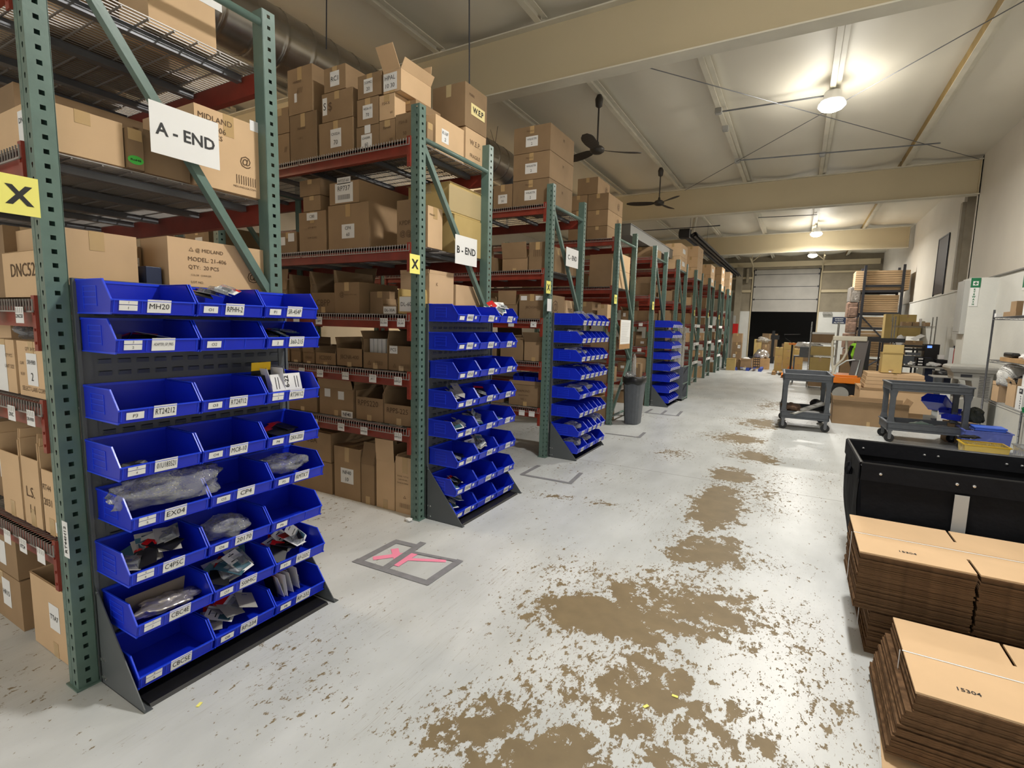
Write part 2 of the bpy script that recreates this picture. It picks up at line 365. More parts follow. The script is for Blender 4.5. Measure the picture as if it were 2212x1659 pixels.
for x, sg in ((DX0-.06, 1), (DX1+.06, -1)):
    mb.tube([(x, YF-.03, 0), (x, YF-.03, 4.2), (x+sg*-.02, YF-.12, 4.42), (x, YF-.5, 4.62), (x, YF-2.2, 4.75)], .035, 6)
    mb.tube([(x, YF-1.2, 4.7), (x, YF-1.2, 5.0)], .02, 5).tube([(x, YF-1.2, 4.7), (x+sg*.35, YF-1.2, 5.0)], .02, 5)
struct('trim_14', mb, cream)
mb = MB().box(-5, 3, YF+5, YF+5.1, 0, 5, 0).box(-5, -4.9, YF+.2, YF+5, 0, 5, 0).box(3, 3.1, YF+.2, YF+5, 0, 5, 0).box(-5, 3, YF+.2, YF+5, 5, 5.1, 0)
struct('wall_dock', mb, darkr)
# columns beside the door
struct('trim_15', MB().box(-2.9, -2.62, YF-.35, YF-.1, 0, 4.55).box(-2.45, -2.35, YF-.2, YF-.05, 3.8, 4.5), wallf)

dl = bpy.data.lights.new('dock_light', 'AREA'); dl.energy = 5; dl.size = .5; do = bpy.data.objects.new('dock_light', dl); C.objects.link(do); do.location = (1.8, YF+3.5, 4.4)  # added fill that lifts the dark dock interior, no fixture here
# lamps
def high_bay(i, x, y, z, w, col, lab, vis=True):
    o = empty('high_bay_lamp', (x, y, z), 0, lab, 'ceiling lamp', 'high bay ceiling lamps')
    MB().lathe([(.001, .15), (.09, .15), (.11, .13), (.115, .05), (.15, .02), (.15, 0), (.13, 0)], n=24).build('lamp_housing', white, o, smooth=True)
    MB().lathe([(.14, .0), (.17, -.02), (.175, -.05), (.14, -.09), (.07, -.12), (.001, -.125)], n=24).build('lamp_lens', lamp, o, smooth=True)
    MB().tube([(0, 0, .14), (0, 0, ZC-z-.04)], .012, 6).build('hanger_rod', zincd, o)
    ld = bpy.data.lights.new('lamp_light', 'AREA'); ld.shape = 'DISK'; ld.size = .42; ld.energy = w; ld.color = col; ld.spread = math.radians(172)
    lo = bpy.data.objects.new('lamp_light', ld); C.objects.link(lo); lo.location = (0, 0, -.13); lo.parent = o
    ld = bpy.data.lights.new('lamp_glow_light', 'POINT'); ld.energy = w*.32; ld.color = col; ld.shadow_soft_size = .2
    lo = bpy.data.objects.new('lamp_glow_light', ld); C.objects.link(lo); lo.location = (0, 0, -.16); lo.parent = o
    return o
labs = ['bright round high bay lamp, the nearest and largest in view over the aisle', 'bright high bay lamp in front of the third cream ceiling beam', 'small high bay lamp hanging just above the dock door',
        'high bay lamp hung above the aisle where the photo is taken', 'high bay lamp hung behind the camera position', 'warm high bay lamp above the left ends of the near rack rows', 'warm high bay lamp above the left ends of the middle rack rows', 'high bay lamp hung over the racks behind the camera']
for i, (l, t) in enumerate(zip(LAMPS, labs)): high_bay(i, *l, t)

# ceiling fittings
def rod(a, b, name, lab, cat, r=.006, m=zincd, group=None):
    return tag(MB().tube([a, b], r, 6).build(name, m), lab, cat, group)
rod((-2.11, 6.91, 4.92), (2.8, 13.42, 4.93), 'bracing_rod', 'thin steel bracing rod crossing from near left beam to the right wall', 'bracing rod', group='roof bracing rods')
rod((-2.73, 13.4, 4.90), (2.5, 6.3, 4.90), 'bracing_rod', 'thin steel bracing rod crossing from far beam towards upper right', 'bracing rod', group='roof bracing rods')
rod((-1.37, 8.95, 4.93), (.12, 9.02, 4.93), 'conduit', 'grey conduit running from junction box to the nearest lamp', 'conduit', .012)
rod((-1.34, 11.6, 4.93), (1.95, 12.05, 4.93), 'conduit', 'long grey conduit across the purlins before the second beam', 'conduit', .012)
rod((-1.35, 17.6, 4.93), (.2, 17.8, 4.93), 'conduit', 'thin conduit across the ceiling behind the second beam', 'conduit', .012)
for (x, y, t) in ((-1.37, 8.9, 'small grey junction box at the left end of the near conduit'), (-1.36, 9.7, 'small grey junction box just behind the near conduit'), (-1.36, 11.6, 'small grey junction box at left end of long conduit'), (.13, 11.85, 'small grey junction box where long conduit crosses a purlin')):
    tag(MB().box(x-.05, x+.05, y-.05, y+.05, 4.89, 4.962).box(x-.04, x+.04, y-.04, y+.04, 4.88, 4.89).build('junction_box', greyl, bevel=.006), t, 'junction box', 'ceiling junction boxes')
def fan(x, y, z, rot, lab):
    o = empty('ceiling_fan', (x, y, z), rot, lab, 'ceiling fan', 'dark industrial ceiling fans')
    MB().lathe([(.001, -.05), (.07, -.045), (.105, -.02), (.11, .02), (.08, .05), (.03, .07), (.022, .12), (.001, .12)], n=20).build('motor_housing', fanm, o, smooth=True)
    MB().tube([(0, 0, .1), (0, 0, 4.86-z)], .013, 8).build('down_rod', fanm, o)
    MB().lathe([(.02, 4.78-z), (.05, 4.8-z), (.06, 4.9-z), (.03, 4.97-z), (.001, 4.97-z)], n=14).build('ceiling_mount', fanm, o, smooth=True)
    for k in range(3):
        a = k*2*PI/3; mb = MB(); R = []
        for t in range(9):
            r = .09+.60*t/8; w = (.03 if t == 0 else .05+.04*math.sin(min(1, t/5)*PI/2)); w *= (1 if t < 7 else (.85 if t == 7 else .4)); tw = .32-.02*t; dz = -.004*t+.004*t*t/8
            R.append([(r, -w*math.cos(tw), dz-w*math.sin(tw)), (r, w*math.cos(tw), dz+w*math.sin(tw)), (r, w*math.cos(tw), dz+w*math.sin(tw)+.006), (r, -w*math.cos(tw), dz-w*math.sin(tw)+.006)])
        mb.loft(R); b = mb.build('fan_blade', fanm, o, rz=a)
fan(-2.88, 7.63, 4.17, .62, 'dark three blade ceiling fan, the nearer and larger one')
fan(-2.88, 11.55, 4.22, -.75, 'dark three blade ceiling fan, the farther one in front of the second beam')
# spiral duct
o = empty('spiral_duct', (-5.05, 0, 4.42), 0, 'round galvanised spiral air duct running above the left racks', 'air duct')
mb = MB(); nn = 26; y0, y1 = -1.5, 8.5; R = []
k = 0; y = y0
while y < y1:
    rr = .30+(.008 if k % 12 == 0 else 0)
    R.append([(rr*math.cos(a*2*PI/nn), y, rr*math.sin(a*2*PI/nn)) for a in range(nn)]); y += .012 if k % 12 in (0, 11) else .03; k += 1
mb.loft(R, cap=False); mb.build('duct_tube', duct, o, smooth=True)
MB().tube([(0, 8.4, 0), (0, 8.75, -.03), (.02, 8.98, -.22), (.04, 9.0, -.6)], [.29, .29, .26, .24], 18).build('duct_elbow', zincd, o, smooth=True)
for y in (1.0, 3.5, 6.2, 8.2):
    MB().tube([(0, y, .3), (.06, y, .68)], .004, 5).tube([(0, y, .3), (-.18, y+.1, .68)], .003, 5).build('hanger_wire', darkm, o)
# radiant tube heater
o = empty('tube_heater', (-2.9, 15.0, 4.1), 0, 'long dark radiant tube heater with burner box above far racks', 'heater')
MB().box(-.2, .08, -.18, .1, -.1, .14).box(-.23, -.2, -.1, .05, -.05, .1).build('burner_box', blackp, o, bevel=.01)
MB().prism([(-.14, -.04), (-.07, .09), (.2, .09), (.27, -.04), (.25, -.04), (.19, .07), (-.06, .07), (-.12, -.04)], 'y', .15, 12.2).build('reflector', darkm, o)
MB().tube([(.0, .1, 0), (0, 12.1, .0), ], .045, 10).tube([(.14, .1, 0), (.14, 12.1, 0)], .045, 10).build('heater_tube', fanm, o, smooth=True)
MB().tube([(.05, .1, .06), (.12, .1, .12), (.2, .0, .6), (.25, .0, .85)], .05, 10).build('flue_pipe', creaml, o, smooth=True)
for y in (0, 3, 6, 9): MB().tube([(0, y+.3, .08), (0, y+.3, .9)], .004, 4).build('hanger_wire', darkm, o)
MB().tube([(-1.3, -.5, .0), (-1.3, -.5, .1), (.9, -.5, .1)], .015, 6).build('gas_pipe', darkm, o)
# upper grey tray above fourth row
tag(MB().box(-2.86, -2.6, 8.62, 11.9, 3.06, 3.24).box(-2.87, -2.59, 8.6, 11.9, 3.24, 3.25).build('cable_tray', mat('grey_tray', srgb(120, 120, 116), .5, metal=.3)), 'long grey metal trough lying over the tops of the fourth and fifth racks', 'trough')

# ------------------------------------------------------------------ racks
ROWY = [.85, 2.98, 5.22, 7.58, 9.85, 12.0, 14.25, 16.6, 19.0, 21.3]
XE = -2.44; FD = .925; HT = 3.05; BAY = 2.44; PW = .076
LV = {0: [2.78, 2.125, 1.57, 1.17, .60], 1: [2.82, 2.08, 1.57, 1.13, .70], 2: [2.84, 2.13, 1.58, 1.09, .555], 3: [2.84, 2.12, 1.63, 1.14, .63]}
ROWN = ['A-END rack', 'B-END rack', 'C-END rack', 'fourth rack', 'fifth rack', 'sixth rack', 'seventh rack', 'eighth rack', 'ninth rack', 'tenth rack']
def perf(mb, u0, u1, v0, v1, c, hw, poly, fn, m=0):
    """cell u0..u1, v0..v1 with an 8-point hole; fn(u,v) gives the point"""
    cu, cv = c
    outer = [(u0, v0), (cu, v0), (u1, v0), (u1, cv), (u1, v1), (cu, v1), (u0, v1), (u0, cv)]
    o = len(mb.v); pts = [fn(*p) for p in outer]+[fn(cu+p[0]*hw, cv+p[1]*hw) for p in poly]
    mb.add(pts, [(i, (i+1) % 8, 8+(i+1) % 8, 8+i) for i in range(8)], m)
SQ = [(-1, -1), (0, -1), (1, -1), (1, 0), (1, 1), (0, 1), (-1, 1), (-1, 0)]
TD = [(-.45, -1.2), (0, -1.5), (.45, -1.2), (.6, -.2), (.9, .7), (0, 1.4), (-.9, .7), (-.6, -.2)]
def post_mesh(face):
    mb = MB(); P = .0508; n = int(HT/P); D = .07
    # outer side face (+x) at x=0 with square holes; y from -D/2..D/2
    for k in range(n):
        v0, v1 = k*P, (k+1)*P if k < n-1 else HT
        perf(mb, -D/2, D/2, v0, v1, (0, (v0+v1)/2), .0085, SQ, lambda u, v: (0, u, v))
        perf(mb, -PW, 0, v0, v1, (-PW*.32, (v0+v1)/2), .0075, TD, lambda u, v: (u, -D/2*face, v))
    mb2 = MB()
    for k in range(n):
        v0, v1 = k*P, (k+1)*P if k < n-1 else HT
        perf(mb, -PW, -PW*.64, v0, v1, (-PW*.82, (v0+v1)/2), .0045, TD, lambda u, v: (u, -D/2*face*1.0001+.0006*face*-1, v))
    mb.box(-PW, 0, D/2*face-.0015, D/2*face+.0015, 0, HT).box(-PW-.001, -PW+.001, -D/2, D/2*.2*face+.0, 0, HT)
    mb.box(-PW-.012, .012, -D/2-.01, D/2+.01, 0, .006)
    mb.box(-PW+.004, -.004, D/2*.3*face-.001, D/2*.3*face+.001, .01, HT, 1)
    return mb.mesh('upright_post', [green, greend])
POSTF, POSTR = post_mesh(1), post_mesh(-1)
def beam_mesh(L):
    mb = MB().box(0, L, -.02, .02, -.10, -.001).box(0, L, -.02, .004, -.02, .0)
    for x in (0, L): mb.box(x-.002 if x else -.002, x+.002, -.03, .03, -.19, .02).box((x-.03) if x else 0, x if x else .03, -.034, -.028, -.19, .02)
    for x in (.012, L-.012):
        for z in (-.16, -.11, -.05): mb.cyl((x, -.0345, z), .006, -.004, 'y', 6)
    return mb.mesh('beam', red)
BL = BAY-PW
BEAM = beam_mesh(BL)
def deck_mesh(L, front=True):
    mb = MB(); w = .0045
    nw = int(L/.026)
    for i in range(nw+1):
        x = i*L/nw
        mb.box(x-w/2, x+w/2, -.495, .495, 0, w, skip=('-y', '+y'))
        for s in (-1, 1):
            y = s*.512
            mb.quad((x-w/2, s*.495, w), (x+w/2, s*.495, w), (x+w/2, y, 0), (x-w/2, y, 0)); mb.box(x-w/2, x+w/2, min(y, y+s*.004), max(y, y+s*.004), -.045, .002)
    for k in range(10):
        y = -.46+k*.92/9
        mb.box(0, L, y-.003, y+.003, -.006, 0)
    for s in (-1, 1): mb.box(0, L, s*.514-.003, s*.514+.003, -.048, -.042)
    return mb.mesh('wire_deck', zinc)
DL = BL/2-.02
DECK = deck_mesh(DL)
mbc = MB().box(-.02, .02, -.44, .44, -.036, -.034).box(-.02, -.018, -.44, .44, -.034, -.006).box(.018, .02, -.44, .44, -.034, -.006).box(-.034, -.02, -.44, .44, -.008, -.006).box(.02, .034, -.44, .44, -.008, -.006)
CHAN = mbc.mesh('deck_channel', zincd)
TAG = {}
def tag_mesh(t):
    if t not in TAG:
        mb = MB().sheet((0, 0, 0), (1, 0, 0), (0, 0, 1), .075, .062, .001, 0)
        if t: mb.txt(t, (0, -.001, -.004), (1, 0, 0), (0, 0, 1), .065, .016, 1, .01)
        for k in range(4): mb.box(-.032+k*.018, -.026+k*.018, -.0015, -.001, .008, .028, 2)
        TAG[t] = mb.mesh('shelf_tag', [paper, ink, greyl])
    return TAG[t]
def make_rack(r, bays):
    y = ROWY[r]; lv = LV.get(r, LV[3])
    root = empty('pallet_rack', (XE, y, 0), 0, ['green and red pallet rack nearest the camera with the A - END sign', 'green and red pallet rack with the B - END sign', 'green and red pallet rack with the C - END sign', 'green and red pallet rack behind the grey bin carrying a paper notice', 'green and red pallet rack behind the fourth and farthest blue bin panel', 'sixth green and red pallet rack along the aisle, beside clear tubes', 'seventh green and red pallet rack along the aisle', 'eighth green and red pallet rack along the aisle', 'ninth green and red pallet rack along the aisle', 'tenth and farthest pallet rack along the aisle beside stacked cartons'][r], 'pallet rack', 'pallet racks along the aisle')
    for b in range(bays+1):
        x = -b*BAY
        inst('upright_post', POSTF, root, (x, 0, 0)); inst('upright_post', POSTR, root, (x, FD, 0))
        xc = x-PW/2; cuts = [.12, .72, 1.32, 1.72, 2.83] if r else [.12, .72, 1.32, 1.70, 2.99]
        for z in (cuts[0], cuts[-1]):
            MB().tube([(xc+.015, .03, z), (xc+.015, FD-.03, z)], .019, 8).build('horizontal_brace', green, root, smooth=True)
        if b < 2:
            dz = [(.14, .98), (.98, 1.62), (2.78, 1.66)] if r else [(.14, .98), (.98, 1.62), (2.96, 1.66)]
            for i, (za, zb) in enumerate(dz):
                ya, yb = (.03, FD-.03) if i != 1 else (FD-.03, .03)
                d = MB().box(-.018, .018, -.018, .018, 0, 1).build('diagonal_brace', green, root)
                v = Vector((0, yb-ya, zb-za)); d.location = (xc+.015, ya, za); d.rotation_euler = (-math.atan2(v.y, v.z), 0, 0); d.scale = (1, 1, v.length)
    for b in range(bays):
        for z in lv:
            x0 = -(b+1)*BAY
            inst('beam', BEAM, root, (x0, -.012, z)); bb = inst('beam', BEAM, root, (x0+BL, FD+.012, z), (0, 0, PI))
            for k in range(2):
                xd = x0+.015+k*(DL+.02)
                inst('wire_deck', DECK, root, (xd, FD/2, z+.004))
                for q in ((.12, .5, .88) if r < 3 else (.5,)): inst('deck_channel', CHAN, root, (xd+DL*q, FD/2, z+.002))
    return root
RK = [make_rack(r, [2, 3, 3, 2, 2, 1, 1, 1, 1, 1][r]) for r in range(10)]
for r, z, xs in ((0, 1.57, ((-.15, 'DNC50'), (-.42, ''))), (0, 1.17, ((-.13, 'SRH980'), (-.32, 'DNC'), (-.55, ''))), (0, .60, ((-.15, ''), (-.33, 'RT24'), (-.5, ''), (-.66, ''))),
                 (1, 1.57, ((-.13, 'DL-60'), (-.30, 'DL-30A'), (-1.02, 'CBPP'), (-1.3, ''))), (1, 1.13, ((-.16, 'RPPS27'), (-.42, 'JBC11'), (-.72, 'JBCNR400'), (-1.02, 'IC2000'), (-1.25, ''))), (1, .70, ((-.16, 'RPPS225'), (-.52, 'RPPS220'), (-.78, 'NF40'), (-1.1, ''))),
                 (2, 1.58, ((-.16, 'JBC'), (-.45, ''))), (2, .555, ((-.15, ''), (-.28, ''))), (4, 1.14, ((-.2, ''),)), (4, 1.63, ((-.2, ''), (-.5, '')))):
    for x, t in xs: inst('shelf_tag', tag_mesh(t), RK[r], (x-.02, -.062, z-.055))
# signs tied to the frames
def sign(name, t, x, yc, zc, w, h, rot, label, m=paper, tilt=0):
    mb = MB().sheet((0, 0, 0), (0, 1, 0), (0, 0, 1), w, h, .0015, 0).txt(t, (.0015, 0, 0), (0, 1, 0), (0, 0, 1), w*.86, h*(.5 if len(t) == 1 else .26), 1, .022 if len(t) > 1 else .04)
    o = mb.build(name, [m, ink]); o.location = (x, yc, zc); o.rotation_euler = (tilt, 0, rot); return tag(o, label, 'sign')
sign('rack_sign', 'A - END', XE+.03, 1.33, 2.307, .29, .208, 0, 'large white sign reading A - END tied to the near rack brace')
sign('rack_sign', 'B - END', XE+.03, 3.50, 2.105, .31, .225, 0, 'white sign reading B - END tied to the second rack brace')
sign('rack_sign', 'C - END', XE+.03, 5.71, 2.318, .37, .215, 0, 'white sign reading C - END tied to the third rack brace')
for r, t in ((0, 'A-END'), (1, 'B-END'), (2, 'C-END')):
    sign('bay_sign', 'X', XE+.004, ROWY[r]-.088, 1.935, .11, .135, 0, 'yellow card with a black X on the %s rack front post' % t, papery)
sign('bay_sign', 'Y', XE+.004, ROWY[3]-.088, 1.93, .12, .135, 0, 'yellow card with a black Y on the rack post before the grey bin', papery)
for r in (4, 6, 7, 8):
    sign('bay_sign', 'Y', XE+.004, ROWY[r]-.088, 1.93, .12, .15, 0, 'small yellow card on the front post of the %s along the aisle' % {4: 'fifth rack', 6: 'seventh rack', 7: 'eighth rack', 8: 'ninth rack'}[r], papery)
tag(MB().sheet((XE+.004, 5.17, 1.743), (0, 1, 0), (0, 0, 1), .11, .135, .001).build('note_card', paper), 'blank white card below the yellow X on the C-END post', 'card')
mb = MB().sheet((-2.398, .80, .66), (1, 0, 0), (0, 0, 1), .045, .145, .001, 0).txt('RT44H12', (-2.398, .799, .66), (0, 0, 1), (-1, 0, 0), .11, .02, 1, .01)
tag(mb.build('strip_label', [paper, ink]), 'narrow white upright strip label on the near green post', 'label strip')
o = empty('notice_board', (XE+.02, 8.0, 1.4), 0, 'paper notice on a brown clipboard hung on the fourth rack end', 'notice')
MB().sheet((0, 0, 0), (0, 1, 0), (0, 0, 1), .56, .46, .006).build('clipboard', clip, o)
mb = MB().sheet((.007, 0, .04), (0, 1, 0), (0, 0, 1), .52, .38, .001, 0)
for k in range(12):
    mb.box(.0085, .009, -.22, .22-(k*37 % 9)*.02, .18-k*.026, .184-k*.026, 1)
mb.build('notice_sheet', [paper, greyl], o)

# ------------------------------------------------------------------ louvered panels and bins
def panel_mesh():
    mb = MB(); H = 1.66; D = .925
    mb.box(-.006, 0, 0, D, .03, H, 0)
    mb.box(-.012, .012, 0, .012, 0, H).box(-.012, .012, D-.012, D, 0, H).box(-.012, .006, 0, D, H-.006, H).box(0, .003, .0, .05, .03, H).box(0, .003, D-.05, D, .03, H)
    for i in range(33):
        z = .08+i*.048
        for k in range(12):
            y = .065+k*.069
            mb.add([(0, y, z), (0, y+.048, z), (.009, y+.044, z+.017), (.009, y+.004, z+.017), (0, y, z+.019), (0, y+.048, z+.019)], [(0, 1, 2, 3), (0, 3, 4), (1, 5, 2)], 0)
            mb.add([(.0085, y+.004, z+.0172), (.0085, y+.044, z+.0172), (.0005, y+.047, z+.0195), (.0005, y+.001, z+.0195)], [(0, 1, 2, 3)], 1)
    return mb.mesh('louver_sheet', [panelg, panelk])
PANEL = panel_mesh()
mb = MB()
mb.prism([(0, 0), (.345, 0), (.345, .015), (.0, .43)], 'y', 0, .004, 0)
mb.box(-.01, .345, 0, .03, 0, .003, 0)
for z in (.03, .11, .40): mb.cyl((.02, 0, z), .007, -.003, 'y', 8, 1).cyl((.045 if z < .3 else .02, 0, z+(0 if z < .3 else .0)), .007, -.003, 'y', 8, 1)
FOOT = mb.mesh('foot_bracket', [panelg, chrome])
PX0 = -2.425
def make_panel(r, lab):
    y = ROWY[r]+.037
    o = empty('louvered_panel', (PX0, y, 0), 0, lab, 'bin panel', 'grey louvered bin panels')
    inst('louver_sheet', PANEL, o)
    inst('foot_bracket', FOOT, o, (0, 0, 0)); inst('foot_bracket', FOOT, o, (0, FD-.004, 0))
    MB().prism([(.0, .0), (.33, .0), (.32, .012), (.0, .02)], 'y', .03, FD-.03).build('base_plate', blackp, o)  # black plate also stands in for the floor shadow under the bins
    return o
make_panel(0, 'tall grey louvered panel holding the nearest blue bins')
make_panel(1, 'tall grey louvered panel of blue bins at the B-END rack')
make_panel(2, 'tall grey louvered panel of narrow blue bins at the C-END rack')
make_panel(4, 'farthest grey louvered panel of narrow blue bins')
def bin_mesh(L, W, H=.128):
    mb = MB(); t = .003; g = .004
    y0, y1 = g/2, W-g/2
    lip = .056
    prof = [(0.002, .004), (L-.012, .004), (L, lip), (L*.80, H), (0.002, H)]
    # sides
    for (a, b) in ((y0, y0+t), (y1-t, y1)): mb.prism([(p[0], p[1]) for p in prof], 'y', a, b, 0)
    mb.box(.002, L-.01, y0, y1, 0.004, .007, 0)              # floor
    mb.box(.002, .005, y0, y1, 0, H, 0)                      # back
    mb.prism([(L-.012, .004), (L, lip), (L-.003, lip), (L-.015, .004)], 'y', y0, y1, 0)   # front lip
    # rims
    mb.box(L-.004, L+.003, y0-.001, y1+.001, lip-.004, lip+.001, 1)
    for (a, b) in ((y0-.002, y0+t), (y1-t, y1+.002)):
        mb.box(.0, L*.80, a, b, H-.002, H+.002, 1)
        mb.prism([(L*.80, H+.002), (L+.002, lip), (L+.002, lip-.006), (L*.80-.004, H-.004)], 'y', a, b, 1)
        mb.prism([(0, 0.001), (L-.010, 0.001), (L-.004, .009), (0, .006)], 'y', a, b, 1)
    mb.box(-.004, .008, y0-.002, y1+.002, H-.006, H+.004, 1)
    # moulded grooves on the sides
    for ys in (y0-.0018, y1-.0002):
        for z in (.035, .062, .082, .102): mb.box(L*.22, L*.60, ys, ys+.002, z, z+.003, 1)
        for x in (L*.22, L*.60): mb.box(x, x+.003, ys, ys+.002, .02 if x < L*.3 else .03, .104, 1)
    # label ribs on the lip
    for q in (.03, .34, .66, .97):
        yy = y0+(y1-y0)*q
        mb.add([(L-.011, yy-.0012, .010), (L-.011, yy+.0012, .010), (L+.001, yy+.0012, lip), (L+.001, yy-.0012, lip), (L-.009, yy-.0012, .010), (L-.009, yy+.0012, .010), (L+.003, yy+.0012, lip), (L+.003, yy-.0012, lip)], [(4, 5, 6, 7), (0, 4, 7, 3), (1, 2, 6, 5)], 1)
    return mb.mesh('storage_bin', [blue, blueh])
BINA = bin_mesh(.27, .297); BINC = bin_mesh(.35, .149); BINW = bin_mesh(.35, .297)
LABM = {}
def lip_card(L, y0, y1, z0, z1, t, name, bold=.0):
    k = (L, round(y1-y0, 3), z0, z1, t, name)
    if k not in LABM:
        n = Vector((1, 0, -.24)).normalized(); v = Vector((.24, 0, 1)).normalized()
        sl = .012/.052
        xm = L-.012+((z0+z1)/2-.004)*sl+.0025; w = y1-y0
        mb = MB().sheet((xm, 0, (z0+z1)/2), (0, 1, 0), v, w, z1-z0, .0008, 0)
        if t: mb.txt(t, (xm+.0008, 0, (z0+z1)/2), (0, 1, 0), v, w*.84, (z1-z0)*(.46 if len(t) < 12 else .26), 1, .0, fit=len(t) > 4)
        LABM[k] = mb.mesh(name, [paper, ink])
    return LABM[k], (y0+y1)/2
def put_bin(me, L, W, x, y, z, label, name_t=None, num_t=None, group='blue bins', small=None, two=False, extra=None, yaw=0):
    o = inst('storage_bin', me, None, (x, y, z), (0, 0, yaw)); tag(o, label, 'storage bin', group)
    if name_t is not None:
        m_, yc = lip_card(L, W*.40, W*.68, .010, .060, name_t, 'name_card'); inst('name_card', m_, o, (0, yc, 0))
    if num_t is not None:
        m_, yc = lip_card(L, W*.09, W*.29, .016, .044 if not two else .036, num_t, 'number_card', .0); inst('number_card', m_, o, (0, yc, 0))
        if two: m_, yc = lip_card(L, W*.09, W*.29, .038, .054, num_t, 'number_card', .0); inst('number_card', m_, o, (0, yc, 0))
    if small is not None:
        m_, yc = lip_card(L, W*.75, W*.83, .026, .048, '', 'number_card'); inst('number_card', m_, o, (0, yc, 0))
    return o
ZA = [1.525, 1.38, 1.12, .905, .70, .485, .27, .055]
NA = [[('MH20', '1', 1), ('RPHH-2', 'O1', 0), ('SR-454P', 'P1', 0)], [('ADAPTER_GP_PRES', '2', 1), (None, 'O2', 0), ('360-215', '2', 0)], [('RT24212', 'P3', 0), ('RT24712', 'O3', 0), ('RT34112', '3', 1)],
      [('01U183521', '4', 1), ('MC8-10', 'O4', 0), ('DRX-2020', 'P4', 0)], [('EX04', '5', 1), ('CP4', 'O5', 0), ('RMTKT', 'P5', 0)], [('C4P5C', '6', 1), ('20170', 'O6', 0), (None, 'P6', 0)],
      [('CBC4E', '7', 1), ('S0MC', 'O7', 0), ('RP-232C', 'P7', 0)], [('CBC5E', '8', 1), ('RP-234', 'O8', 0), ('RP-232', 'P8', 0)]]
BINS = {}
HOLD = {(0, 1): 'heaped with flat packs', (1, 0): 'holding a few flat packets', (1, 2): 'holding flat teal packs', (2, 2): 'holding upright packs', (3, 0): 'holding one small dark bag', (3, 2): 'holding dark packets', (4, 0): 'overflowing with a clear bag', (4, 2): 'holding a clear bag',
        (5, 0): 'heaped with mixed packs', (5, 1): 'holding clear bags', (6, 0): 'holding a shiny bag', (6, 1): 'heaped with teal packs', (6, 2): 'heaped with red packs', (7, 1): 'holding grey hang cards', (7, 2): 'holding a row of packs'}
YO = [0, .012, 0, -.012, .03, 0, .022, .012]
for i, z in enumerate(ZA):
    for j in range(3):
        nm, nb, two = NA[i][j]
        lab = 'blue bin %s, %s row down, %s column of the nearest panel' % (HOLD.get((i, j), 'standing empty'), ORD[i], ['left', 'middle', 'right'][j])
        BINS[(0, i, j)] = (put_bin(BINA, .27, .297, PX0+.008, ROWY[0]+.045+YO[i]*.6+j*.302, z, lab, nm, nb, 'blue bins on the nearest panel', two=two), z)
ZB = [1.53, 1.32, 1.105, .887, .66, .435, .22, .035]
NB = [['WIR4201', 'PPX-1', 'PRC1'], ['WR4203', '402625', '80246'], ['407620', '407603', '40762'], ['T307', '407634', '40785'], ['MP12', 'PL360', 'DC-4'], ['W13002', '80262', 'URMW'], ['130340', '402600', 'POW4206'], ['C0302', '402602', 'POW4209']]
for i, z in enumerate(ZB):
    for j in range(3):
        lab = 'blue plastic bin on the B-END panel, %s row down, %s column' % (ORD[i], ['left', 'middle', 'right'][j])
        BINS[(1, i, j)] = (put_bin(BINA, .27, .297, PX0+.008, ROWY[1]+.045+(.014 if i % 3 == 2 else 0)+j*.302, z, lab, NB[i][j], '' if j == 0 else None, 'blue bins on the B-END panel', small=1), z)
ZC8 = [1.528, 1.33, 1.125, .92, .70, .49, .275, .08]
for r, zs, nm in ((2, ZC8, 'C-END'), (4, ZC8, 'farthest')):
    for i, z in enumerate(zs):
        cols = [(k, 1) for k in range(6)]
        if r == 2 and i == 4: cols = [(0, 2), (2, 2), (4, 1), (5, 1)]
        if r == 2 and i == 6: cols = [(0, 2), (2, 1), (3, 1), (4, 1), (5, 1)]
        if r == 2 and i == 7: cols = [(0, 2), (2, 2), (4, 2)]
        for q, (k, w) in enumerate(cols):
            lab = '%s blue bin on the %s panel, %s row down, %s from the left' % ('wide' if w == 2 else 'narrow', nm, ORD[i], ORD[q])
            o = inst('storage_bin', BINC if w == 1 else BINW, None, (PX0+.008, ROWY[r]+.045+k*.151, z)); tag(o, lab, 'storage bin', 'blue bins on the %s panel' % nm)
            m_, yc = lip_card(.35, .149*.2, .149*.8, .004, .056, '4076%02d' % (i*6+q), 'name_card'); inst('name_card', m_, o, (0, yc+(.07 if w == 2 else 0), 0))
            BINS[(r, i, k)] = (o, z)


